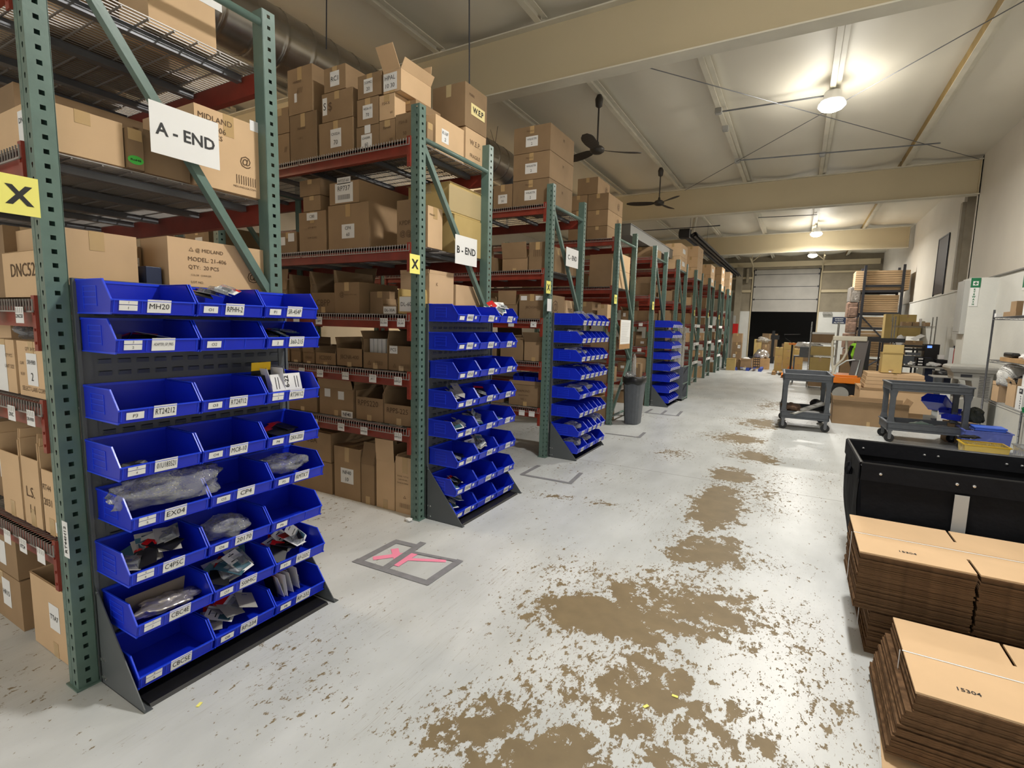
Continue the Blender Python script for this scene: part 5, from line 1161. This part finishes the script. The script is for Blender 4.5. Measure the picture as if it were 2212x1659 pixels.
tag(blob('white_papers', (.45, 16.1, 1.15), (.14, .12, .04), None, None, m=paper, seed=31, sub=3, amp=.6), 'crumpled white papers on the wire shelf cart', 'papers')
carton(.62, .95, 15.2, 15.6, 0, .4, 'carton with white tag behind the orange truck, left', 'cartons behind the orange truck', 'c', cards=[('f', .6, .5, .05, .05, '')])
carton(.98, 1.35, 15.2, 15.6, 0, .42, 'carton behind the orange truck, right', 'cartons behind the orange truck', 'c')
carton(.98, 1.3, 15.2, 15.6, .425, .95, 'tall carton behind the orange truck, upper', 'cartons behind the orange truck', 'c')

# blue pallet load and boxes by the dock door
carton(-2.27, -1.97, 20.5, 20.85, 0, .42, 'open yellowish carton alone on the floor by the last rack', None, 'y', open_=1, flap=.05)
for k in range(4):
    carton(-2.16, -1.84, 20.95, 21.35, .0+k*.345, .34+k*.345, 'carton in the tall stack beside the blue pallet, %s from the floor' % ORD[k], 'tall stack by the last rack', 'c', cards=[('f', .75 if k == 2 else .3, .55, .09, .12, 'III')] if k in (1, 2) else [])
carton(-1.82, -1.45, 20.8, 21.15, .116, .37, 'open carton with white liner on the blue pallet', None, 'c', open_=1, flap=.25)
tag(blob('white_liner', (-1.63, 20.97, .40), (.16, .13, .09), None, None, m=paper, seed=14, sub=3, amp=.4), 'white liner bulging from the open carton on the blue pallet', 'liner')
mb = MB()
for z in (.14, .24, .34, .42, .50): mb.box(-.11, .11, -.11, -.10, z, z+.015).box(-.11, .11, .10, .11, z, z+.015).box(-.11, -.10, -.11, .11, z, z+.015).box(.10, .11, -.11, .11, z, z+.015)
for x in (-.105, -.04, .035, .10): mb.box(x, x+.01, -.11, -.10, .116, .51).box(x, x+.01, .1, .11, .116, .51)
tag(mb.build('plastic_crate', blackp, None, (-1.28, 20.95, 0)), 'dark slatted crate at the right end of the blue pallet', 'crate')
for k, (x0, x1, z0, z1, t, m_) in enumerate(((-1.52, -1.26, 0, 1.15, 'tall carton', 'y'), (-1.24, -.98, 0, .5, 'carton under the silver wrapped bundle', 'c'), (-1.2, -.98, .55, .95, 'small carton', 'c'))):
    carton(x0, x1, 22.6, 22.95, z0, z1, '%s behind the blue pallet, %s from the left' % (t, ORD[k]), 'cartons behind the blue pallet', m_)
blob('wrapped_bundle', (-1.2, 22.2, .535), (.26, .2, .22), 'silver film wrapped bundle behind the blue pallet', 'wrapped bundle', m=silver, seed=17, sub=4, amp=.35)
blob('clear_film', (-1.2, 22.7, 1.1), (.22, .18, .12), 'clear film heap on cartons by the dock door', 'plastic film', m=shrink, seed=19, sub=4, amp=.5)
tag(MB().box(-1.5, -.9, 22.0, 22.5, 0, .42).build('low_crate', wood), 'low wooden crate under the silver wrapped bundle', 'crate')
carton(-1.6, -.9, YF+1.0, YF+1.6, 0, 1.35, 'dim brown carton stack inside the dark dock opening, left', None, 'c')
carton(-.7, .6, YF+1.6, YF+2.2, 0, .85, 'dim low brown carton inside the dark dock opening, right', None, 'c')
tag(MB().box(-.06, .06, -.06, .06, 0, 1.5).box(-.3, .1, -.2, .2, 0, .3).box(-.1, .25, -.05, .05, 1.1, 1.3).build('dolly', blackp, None, (-1.0, YF-1.5, 0)), 'dark upright hand dolly at the left of the dock opening', 'hand truck')
# far wall sign and light
o = MB().box(1.32, 1.84, YF-.06, YF-.045, 1.90, 2.20).txt('ATTENTION', (1.58, YF-.0605, 2.12), (1, 0, 0), (0, 0, 1), .34, .06, 1, .03).txt('NO SMOKING', (1.58, YF-.0605, 2.04), (1, 0, 0), (0, 0, 1), .3, .05, 1, .03).txt('ALL VISITORS', (1.58, YF-.0605, 1.95), (1, 0, 0), (0, 0, 1), .4, .05, 1, .03).build('wall_sign', [navy, paper])
tag(o, 'dark blue sign with white lettering on the far wall right of the dock door', 'sign')
o = MB().box(.91, 1.27, YF-.18, YF-.04, 2.30, 2.43).box(.96, 1.06, YF-.2, YF-.18, 2.32, 2.4).box(1.12, 1.22, YF-.2, YF-.18, 2.32, 2.4).build('emergency_light', greyl, bevel=.02); tag(o, 'oblong beige emergency light on the far wall beside the dock door', 'emergency light')
tag(MB().box(-.12, .12, -.1, 0, 0, .5).box(-.13, -.02, -.11, .0, .5, .9, 1).build('fire_cabinet', [redp, greyl], None, (-2.75, YF-.4, 1.3)), 'red and grey box on the column left of the dock door', 'cabinet')

# ------------------------------------------------------------------ dark blue rack with long cartons at the right wall
RY = 20.0
o = empty('storage_rack', (1.72, RY, 0), 0, 'dark blue rack of long flat cartons against the right wall', 'storage rack')
for x in (0, 1.0):
    for y_ in (0, 1.0): MB().box(x-.035, x+.035, y_-.03, y_+.03, 0, 3.66).build('upright', darkm, o)
MB().tube([(0, -.01, 2.05), (.62, -.01, 1.35)], .025, 6).tube([(0, -.01, .2), (1, -.01, 1.0)], .025, 6).build('diagonal_brace', darkm, o)
for z in (1.32, 1.62, 2.10, 2.80, 2.97): MB().box(.0, 1.0, -.02, .04, z, z+.07).box(.0, 1.0, .96, 1.0, z, z+.07).build('beam', darkm, o)
G = 'long flat cartons on the dark blue rack'
for (z, n_, x0, x1, h_) in ((2.88, 1, -.25, 1.17, .62), (2.18, 1, .0, .95, .55), (1.70, 1, 0, .66, .34), (1.395, 1, 0, .85, .2), (.05, 1, 0, .95, .6), (.75, 1, 0, .95, .5)):
    nn_ = max(2, int(h_/.068))
    for k in range(nn_):
        lab = 'long flat carton at %s of the dark blue rack, %s up' % ({2.88: 'the top level', 2.18: 'the second level', 1.70: 'the third level', 1.395: 'the fourth level', .05: 'the floor', .75: 'the lowest shelf'}[z], ORD[k])
        ob = MB().box(1.72+x0, 1.72+x1, RY+.04, RY+.95, z+k*h_/nn_, z+(k+1)*h_/nn_-.011).build('flat_carton', card2 if z > .8 else card); tag(ob, lab, 'cardboard box', G)
bw = mat('brown_wrapped', srgb(150, 122, 106), .35, var=.4, scale=11, bump=.4, bscale=18)
for k in range(6):
    o = MB().box(-.15, .15, -.3, .3, 0, .49).box(-.10, .16, -.31, .2, .05, .35).build('wrapped_bundle', silver if k > 4 else bw, None, (1.47+.025*(k % 2), RY+.35, k*.50), .06*(k % 3-1), bevel=.03)
    tag(o, 'film wrapped bundle stacked at the left of the dark blue rack, %s from the floor' % ORD[k], 'wrapped bundle', 'wrapped bundles beside the dark blue rack')
# yellow cartons nearer
carton(2.08, 2.38, 17.5, 17.95, 1.30, 2.05, 'tall yellow carton bound with clear tape, right wall', 'yellow cartons at the right wall', 'y', clear=1)
carton(2.40, 2.78, 17.6, 18.0, 1.76, 2.04, 'yellow carton right of the tall one, upper', 'yellow cartons at the right wall', 'y')
carton(2.40, 2.9, 17.6, 18.0, 1.45, 1.75, 'yellow carton right of the tall one, lower', 'yellow cartons at the right wall', 'y')
o = empty('work_shelf', (2.05, 17.45, 0), 0, 'dark shelf unit carrying the yellow cartons', 'shelf unit')
MB().box(0, .84, 0, .6, 1.25, 1.29).box(0, .84, 0, .6, .6, .64).build('shelf_board', darkm, o)
for x in (.02, .8):
    for y_ in (.02, .55): MB().box(x-.02, x+.02, y_-.02, y_+.02, 0, 1.25).build('leg', darkm, o)
carton(2.1, 2.6, 17.5, 17.9, .645, 1.1, 'brown carton inside the dark shelf unit', None)

# ------------------------------------------------------------------ packing bench area
wire_shelf(1.98, 15.0, 0, .76, .4, 1.92, [.9, 1.2, 1.70], 'chrome wire shelving above the packing bench at the right wall')
for i, (x0, x1, z0, z1, m_, t) in enumerate(((2.12, 2.3, 1.705, 1.80, 'c', 'open low box'), (2.32, 2.44, 1.705, 1.80, 'c', 'small brown box'), (2.55, 2.64, 1.705, 1.79, 'c', 'dark cube shaped box'), (2.22, 2.55, 1.205, 1.36, 'c', 'wide brown box'), (2.1, 2.7, .905, 1.0, 'y', 'low yellow box'))):
    carton(x0, x1, 15.05, 15.35, z0, z1, '%s on the chrome shelving above the bench' % t, 'boxes on the bench shelving', m_)
tag(MB().lathe([(.001, 0), (.028, 0), (.028, .17), (.001, .17)], (2.47, 15.15, 1.705), 14).build('paper_roll', paper), 'white upright roll on the top of the bench shelving', 'roll')
blob('white_sack', (2.12, 15.1, 1.33), (.08, .08, .15), 'whitish sack on the chrome shelving above the bench', 'sack', m=white, seed=51, sub=3, amp=.2)
o = MB().box(-.12, .12, -.08, .08, 0, .004).build('paper_sheet', paper, None, (2.45, 15.1, 1.44)); o.rotation_euler = (.3, -.5, .3); tag(o, 'loose white sheet on the bench shelving', 'paper')
o = empty('packing_bench', (2.2, 13.75, 0), 0, 'long grey topped packing bench at the right wall', 'bench')
MB().box(0, .72, 0, .9, .80, .835).build('bench_top', greyl, o, bevel=.004)
MB().box(.25, .42, .2, .4, 0, .80).box(.2, .6, .1, .5, 0, .03).build('bench_pedestal', navy, o); MB().box(.62, .68, .1, .8, 0, .8).build('bench_leg', navy, o)
o = empty('letter_tray', (2.27, 13.85, .836), 0, 'black three slot letter tray with white cards on the bench', 'letter tray')
MB().box(0, .27, 0, .25, 0, .006).box(0, .27, 0, .25, .058, .064).box(0, .27, 0, .25, .118, .124).box(0, .27, 0, .25, .175, .181).box(0, .006, 0, .25, 0, .18).box(.13, .27, 0, .25, 0, .18).box(0, .27, .244, .25, 0, .18).build('tray_body', blackp, o)
for z in (.02, .08, .14): MB().box(.03, .11, .0, .006, z, z+.028).build('tray_card', paper, o)
o = empty('label_printer', (2.12, 14.4, 0), 0, 'black label printer with small blue screen behind the bench', 'printer')
MB().box(0, .36, 0, .3, 1.15, 1.19).box(0, .36, 0, .3, 1.23, 1.27).box(.36, .62, -.02, .3, .84, 1.30).box(-.02, 0, 0, .3, .84, 1.28).build('printer_body', blackp, o, bevel=.006)
MB().box(.40, .48, -.03, -.02, 1.22, 1.27).build('printer_screen', screen, o)
MB().box(.0, .34, .03, .25, .84, 1.02).box(.05, .3, .0, .2, 1.04, 1.10).build('printer_tray', greyp, o)
tag(MB().box(2.63, 2.73, 13.85, 13.95, 1.0, 1.09).box(2.6, 2.78, 13.8, 14.1, .836, .99, 1).build('desk_box', [paper, blackp], bevel=.005), 'small white box on a black unit on the bench', 'box')
blob('paper_heap', (2.55, 13.8, .88), (.12, .1, .05), 'heap of white papers on the bench beside the black unit', 'papers', m=paper, seed=61, sub=3, amp=.5)
blob('paper_heap', (2.22, 14.0, .87), (.06, .1, .05), 'heap of white papers at the left end of the bench', 'papers', m=paper, seed=62, sub=3, amp=.5)
o = empty('fire_extinguisher', (2.90, 13.6, .76), 0, 'red fire extinguisher hanging on the white wall behind the bench', 'fire extinguisher')
MB().lathe([(.001, 0), (.07, .005), (.075, .03), (.075, .36), (.055, .42), (.02, .45), (.02, .48), (.001, .48)], (-.06, 0, 0), 18).build('cylinder_body', redp, o, smooth=True)
MB().box(-.09, -.02, -.02, .02, .48, .54).tube([(-.1, 0, .5), (-.14, -.03, .42), (-.14, -.03, .2)], .012, 6).build('valve_handle', blackp, o)
MB().box(-.17, -.1, -.082, -.078, .1, .5).build('tag_card', paper, o)
tag(MB().box(2.93, 2.948, 14.15, 14.45, 1.93, 2.44).txt('FIRE', (2.929, 14.3, 2.2), (0, 0, 1), (0, 1, 0), .4, .12, 1, .02).build('fire_sign', [redp, paper]), 'tall narrow red sign on the white wall above the extinguisher', 'sign')
# trash bins
def bin_can(x, y, z0, w, d, h, lab, m=greyp, hang=False):
    o = empty('waste_bin', (x, y, z0), 0, lab, 'waste bin')
    def sq(s, z): 
        P = []
        for a in range(20):
            t = a*2*PI/20; c_, s_ = math.cos(t), math.sin(t); q = (abs(c_)**4+abs(s_)**4)**-.25; P.append((w/2*s*c_*q, d/2*s*s_*q, z))
        return P
    MB().loft([sq(.72, 0), sq(.74, .01), sq(.98, h-.05), sq(1.04, h-.05), sq(1.04, h)], cap=True).build('bin_body', m, o)
    mb = MB(); R = []
    for k, (s, z) in enumerate(((1.0, h-.10), (1.07, h-.08), (1.08, h+.005), (.98, h+.01), (.9, h-.12))):
        R.append([(p[0]*(1+.02*math.sin(i*2.3)), p[1]*(1+.02*math.cos(i*1.9)), p[2]+.012*math.sin(i*1.7)) for i, p in enumerate(sq(s, z))])
    mb.loft(R, cap=False).build('bin_liner', blackp, o, smooth=True)
    return o
o = bin_can(-2.2, 7.92, 0, .30, .42, .74, 'tall grey waste bin with black liner at the fourth rack end')
carton(-2.27, -2.13, 7.95, 8.08, .72, .95, 'small brown box sticking out of the grey waste bin', None, 'c')
blob('plastic_scrap', (-2.24, 7.82, .78), (.08, .07, .05), 'clear crumpled plastic in the top of the grey waste bin', 'plastic film', seed=71, sub=3, amp=.5)
blob('plastic_scrap', (-2.2, 7.84, .86), (.035, .04, .26), 'roll of clear wrap standing above the grey waste bin', 'plastic film', m=shrink, seed=72, sub=3, amp=.1)
bin_can(2.58, 12.9, 0, .34, .34, .80, 'round grey waste bin with black liner beside the packing bench')
tag(MB().box(2.28, 2.37, 11.42, 11.52, 0, .78).box(2.2, 2.42, 11.35, 11.6, 0, .02).build('table_pedestal', navy), 'dark blue steel pedestal between the long cart and the waste bin', 'pedestal')
tag(MB().box(2.1, 2.43, 11.25, 11.65, .78, .80).build('small_table_slab', greyl, bevel=.003), 'small grey table top on the dark blue pedestal', 'table top')

# eyewash enclosure
o = empty('wall_cabinet', (2.42, 11.3, 0), 0, 'tall white wall enclosure with a green eyewash sign', 'wall enclosure')
MB().box(.03, .38, 0, .47, 0, 2.48).build('enclosure_box', walll, o)
MB().box(-.04, .03, .02, .45, 1.54, 2.44).box(-.045, -.04, .05, .42, 1.58, 2.40).build('cabinet_door', mat('grey_cabinet', srgb(176, 176, 172), .5), o, bevel=.003)
mb = MB().sheet((2.515, 11.296, 2.395), (1, 0, 0), (0, 0, 1), .125, .16, .003, 0).sheet((2.515, 11.2935, 2.385), (1, 0, 0), (0, 0, 1), .07, .07, .001, 1).sheet((2.51, 11.296, 2.16), (1, 0, 0), (0, 0, 1), .115, .31, .003, 1)
for k, ch in enumerate('EYEWASH'): mb.txt(ch, (2.51, 11.2925, 2.285-k*.041), (1, 0, 0), (0, 0, 1), .05, .03, 0, .05)
mb.txt('+', (2.515, 11.292, 2.385), (1, 0, 0), (0, 0, 1), .05, .05, 0, .05)
tag(mb.build('eyewash_sign', [mat('safety_green', srgb(20, 110, 70), .5), paper]), 'green and white vertical EYEWASH sign on the white enclosure', 'sign')
mb = MB().sheet((2.795, 9.95, 2.33), (0, -1, 0), (0, 0, 1), .5, .28, .003, 0).sheet((2.7915, 10.0, 2.33), (0, -1, 0), (0, 0, 1), .38, .2, .001, 1).txt('E S', (2.7905, 10.08, 2.36), (0, -1, 0), (0, 0, 1), .1, .1, 0, .04)
tag(mb.build('safety_sign', [paper, MATS['safety_green']]), 'white and green safety sign cut by the right edge of the view', 'sign')
# cooler
o = empty('portable_cooler', (2.45, 10.72, 0), 0, 'grey beige portable evaporative cooler before the white enclosure', 'cooler')
MB().loft([[(-.26, -.2, .93), (.28, -.2, .93), (.28, .25, .93), (-.26, .25, .93)], [(-.30, -.22, .99), (.30, -.22, .99), (.30, .27, .99), (-.30, .27, .99)], [(-.29, -.22, 1.03), (.29, -.22, 1.03), (.29, .27, 1.03), (-.29, .27, 1.03)], [(-.24, -.17, 1.05), (.24, -.17, 1.05), (.24, .22, 1.05), (-.24, .22, 1.05)]]).build('cooler_lid', greyl, o, bevel=.01)
MB().prism([(-.2, .06), (.25, .06), (.24, .5), (.26, .93), (-.24, .93), (-.22, .82), (.0, .80), (.06, .55), (-.16, .5)], 'y', -.17, .22).build('cooler_body', greyl, o, bevel=.012)
mb = MB()
for k in range(13): mb.box(.09, .22, -.176, -.169, .56+k*.026, .566+k*.026)
mb.build('vent_grille', darkm, o); MB().box(-.14, .0, -.176, -.169, .86, .90).build('vent_slot', darkm, o)
for x in (-.15, .2): MB().tube([(x, -.1, .04), (x, -.06, .04)], .04, 12).build('wheel', blackp, o)

# ------------------------------------------------------------------ near right shelving and clutter
wire_shelf(2.34, 7.2, 0, .42, 2.25, 1.88, [.64, 1.19, 1.775], 'grey wire shelving of supplies cut by the right edge of the view', m=zincd)
def th(mb, name, m, loc, lab, cat, rz=0, group=None, bevel=0): return tag(mb.build(name, m, None, loc, rz, bevel=bevel), lab, cat, group)
tag(MB().box(2.37, 2.52, 8.75, 9.2, 1.78, 1.84).box(2.38, 2.5, 8.8, 9.0, 1.84, 1.97).build('brown_box', card), 'torn brown box on the top tier of the near right shelving', 'cardboard box')
th(MB().box(-.1, .1, -.12, .12, 0, .24).box(-.101, -.1, -.1, .0, .02, .08, 1), 'white_carton', [paper, mat('teal_print', srgb(20, 140, 160), .5)], (2.50, 8.52, 1.78), 'white carton with teal panel on top of the near right shelving', 'carton')
th(MB().box(-.03, .03, -.04, .04, 0, .05), 'white_cap_box', paper, (2.37, 9.40, 1.78), 'small white box at the corner of the near right shelving top', 'box')
th(MB().box(-.15, .15, -.55, .4, 0, .05), 'wooden_tray', wood, (2.52, 8.7, 1.195), 'shallow wooden tray on the middle tier of the near right shelving', 'tray')
o = th(MB().box(-.04, .04, -.16, .16, 0, .06).box(-.035, .035, -.2, -.16, .01, .05), 'black_stapler', blackp, (2.44, 8.95, 1.25), 'long black hand tool lying on the wooden tray', 'tool', bevel=.015)
for k, (y_, z_) in enumerate(((8.55, .02), (8.4, .03), (8.3, .02))): tag(blob('small_supply', (2.45, y_, 1.27), (.05, .05, .04), None, None, m=[white, greyl, cardd][k], seed=80+k, sub=2, amp=.4), '%s small supply item on the wooden tray' % ['white', 'grey', 'brown'][k], 'supply')
blob('bubble_wrap_bag', (2.50, 9.02, .98), (.14, .22, .20), 'bulging bubble wrap bag on the lower tier of the near right shelving', 'bubble wrap', m=mat('bubble_wrap', srgb(216, 216, 212), .3, bump=.6, bscale=60), seed=90, sub=4, amp=.2)
carton(2.38, 2.58, 9.02, 9.28, .645, .87, 'brown open box under the bubble wrap bag', None, 'k', open_=1, flap=.2)
carton(2.40, 2.62, 8.50, 8.80, .645, .93, 'brown open box of dark parts on the lower tier', None, 'k', open_=1, flap=.3)
blob('dark_part', (2.48, 8.66, .95), (.09, .12, .07), 'dark plastic parts heaped in the lower tier box', 'parts', m=blackp, seed=91, sub=3, amp=.5)
mb = MB().box(-.09, .09, -.10, .10, 0, .28, 0).box(-.0915, -.09, -.085, .02, .20, .26, 1)
for k in range(6): mb.box(-.0915, -.09, -.06+(k % 2)*.01, -.04+(k % 2)*.01, .02+k*.028, .036+k*.028, 1)
mb.txt('AIR', (-.0925, -.03, .235), (0, -1, 0), (0, 0, 1), .06, .03, 0, .04)
th(mb, 'white_product_box', [paper, darkm], (2.46, 8.25, .645), 'tall white printed box on the lower tier of the near right shelving', 'box')
th(MB().box(-.1, .1, -.12, .12, 0, .14), 'white_product_box', [paper], (2.50, 8.22, .93), 'second white box stacked on the tall printed one', 'box')
th(MB().box(-.1, .1, -.16, .14, 0, .11), 'purple_box', mat('navy_purple', srgb(46, 44, 90), .5), (2.50, 8.18, 1.075), 'dark purple box on top of the white boxes', 'box')
o = inst('storage_bin', BSM, None, (2.58, 8.0, .645), (0, 0, PI)); tag(o, 'green bin at the right edge on the lower tier', 'storage bin'); o.data = BSM.copy(); o.data.materials[0] = greenp; o.data.materials[1] = greenp
# tubs on the floor
def tub(x, y, z, w, d, h, m, lab, rim=None):
    o = empty('storage_tub', (x, y, z), .0, lab, 'storage tub')
    t = .006; a = .9
    def R(s, z_): return [(-w/2*s, -d/2*s, z_), (w/2*s, -d/2*s, z_), (w/2*s, d/2*s, z_), (-w/2*s, d/2*s, z_)]
    mb = MB().loft([R(a, 0), R(1, h)], cap=False).loft([R(a-.03, .006), R(.97, h)], cap=False); mb.add(R(a, 0), [(0, 3, 2, 1)])
    mb.build('tub_body', m, o)
    MB().box(-w/2-.012, w/2+.012, -d/2-.012, -d/2+.006, h-.012, h).box(-w/2-.012, w/2+.012, d/2-.006, d/2+.012, h-.012, h).box(-w/2-.012, -w/2+.006, -d/2, d/2, h-.012, h).box(w/2-.006, w/2+.012, -d/2, d/2, h-.012, h).build('tub_rim', rim or m, o)
    return o
ytub = film('yellow_clear_plastic', (.75, .55, .12), .75)
blt = film('blue_clear_plastic', (.18, .25, .85), .65)
tub(2.08, 8.15, 0, .42, .3, .21, ytub, 'low yellow translucent tub on the floor before the near shelving', yel)
tub(2.46, 7.75, 0, .34, .42, .28, clearp, 'clear plastic tub of tan rolls on the floor at the right edge', clearp)
blob('tan_roll', (2.46, 7.72, .12), (.12, .15, .12), 'tan rolled goods inside the clear tub at the right edge', 'rolls', m=card2, seed=95, sub=3, amp=.1)
tub(2.22, 8.75, 0, .46, .4, .30, blt, 'bluish clear tub on the floor under the near shelving', blt)
th(MB().box(-.16, .16, -.12, .12, 0, .02).box(-.15, .15, -.11, .11, -.03, 0), 'tub_lid_blue', mat('light_blue_lid', srgb(70, 110, 220), .4), (2.24, 8.68, .335), 'light blue lid lying on the bluish clear tub', 'lid', bevel=.006)
for k, (x, y_, z_, rx, rz_) in enumerate(((1.98, 9.35, .42, .5, 2.6), (2.12, 9.4, .36, .35, 2.9), (2.15, 9.25, .30, .2, 2.4))):
    o = inst('storage_bin', BSM if k else bpy.data.meshes[BINA.name], None, (x, y_, z_), (rx, 0, rz_)); tag(o, 'blue bin tipped in the pile beside the near shelving, %s from the top' % ORD[k], 'storage bin', 'tipped blue bins on the floor')
carton(1.95, 2.3, 9.25, 9.55, 0, .28, 'low brown carton under the tipped blue bins', None)
blob('dark_bundle', (2.16, 9.0, .43), (.1, .16, .13), 'dark green fabric bundle behind the tipped blue bins', 'bundle', m=mat('dark_olive', srgb(48, 52, 46), .8), seed=97, sub=3, amp=.4)
tag(MB().box(2.05, 2.12, 10.1, 10.4, 0, .62).build('white_board_piece', paper, bevel=.004), 'upright white panel behind the long grey cart', 'panel')
blob('black_cable', (1.98, 8.35, .245), (.12, .08, .02), 'black cable bunch on the left corner of the yellow tub', 'cable', m=blackp, seed=98, sub=3, amp=.5)

# ------------------------------------------------------------------ items at the sixth rack: grey bin box, clear tubes, shelf cards
o = empty('tube_rack', (-2.15, 11.2, 0), 0, 'dark grey open box holding tall clear tubes at the sixth rack', 'tube rack')
MB().box(-.15, .12, -.25, -.235, .02, .72).box(-.15, .12, .3, .315, .02, .72).box(-.15, -.135, -.25, .315, .02, .72).box(-.15, .12, -.25, .315, .02, .04).build('box_body', greyp, o)
MB().tube([(.12, .31, 0), (.12, .31, 1.05)], .015, 6).tube([(.12, -.24, .04), (.12, .31, .04)], .012, 6).tube([(.12, -.24, .36), (.12, .31, .36)], .012, 6).tube([(.12, -.24, .72), (.12, .31, .72)], .012, 6).build('box_frame', green, o)
for k in range(7):
    a = (-2.22+.03*(k % 3), 11.05+.075*k, .045); b_ = (a[0]+.02*(k % 2)-.02, a[1]+.02*k-.05, 1.45+.05*(k % 3))
    tag(MB().tube([a, b_], .036, 12).build('clear_tube', shrink, smooth=True), 'tall clear plastic tube standing in the dark grey box, %s from the near side' % ORD[k], 'plastic tube', 'clear tubes at the sixth rack')
for r in (6, 7, 8):
    for i, z in enumerate((.63, 1.14, 1.63)):
        tag(MB().box(XE+.005, XE+.01, ROWY[r]+.05, ROWY[r]+.85, z-.08, z).box(XE+.0101, XE+.0105, ROWY[r]+.2, ROWY[r]+.3, z-.06, z-.03, 1).build('shelf_edge_strip', [paper, ink]), 'white strip across the end of the %s rack, %s from the floor' % (ORD[r], ORD[i]), 'strip', 'white end strips on the far racks')

# small scraps on the floor
for k, (x, y_) in enumerate(((-.33, 2.05), (-.42, 1.93), (-1.95, 1.02))):
    tag(MB().box(-.012, .012, -.006, .006, 0, .002).build('paper_scrap', papery, None, (x, y_, .0015), k), 'tiny yellow scrap on the floor, %s' % ['the larger one in the worn paint', 'the smaller one in the worn paint', 'beside the nearest panel foot'][k], 'scrap', 'yellow scraps on the floor')
blob('paper_scrap', (-2.5, 2.90, .012), (.03, .02, .018), 'small crumpled white scrap at the foot of the B-END post', 'scrap', m=paper, seed=5, sub=2, amp=.5)
rod((-4.0, 3.5, 4.0), (-4.0, 3.53, 5.0), 'hanging_cable', 'thin dark cable hanging from the ceiling beside the duct', 'cable', .006, darkm)
rod((-2.72, 3.98, 3.0), (-2.75, 3.97, 4.99), 'hanging_cable', 'thin dark vertical cable rising above the B-END rear post', 'cable', .006, darkm)
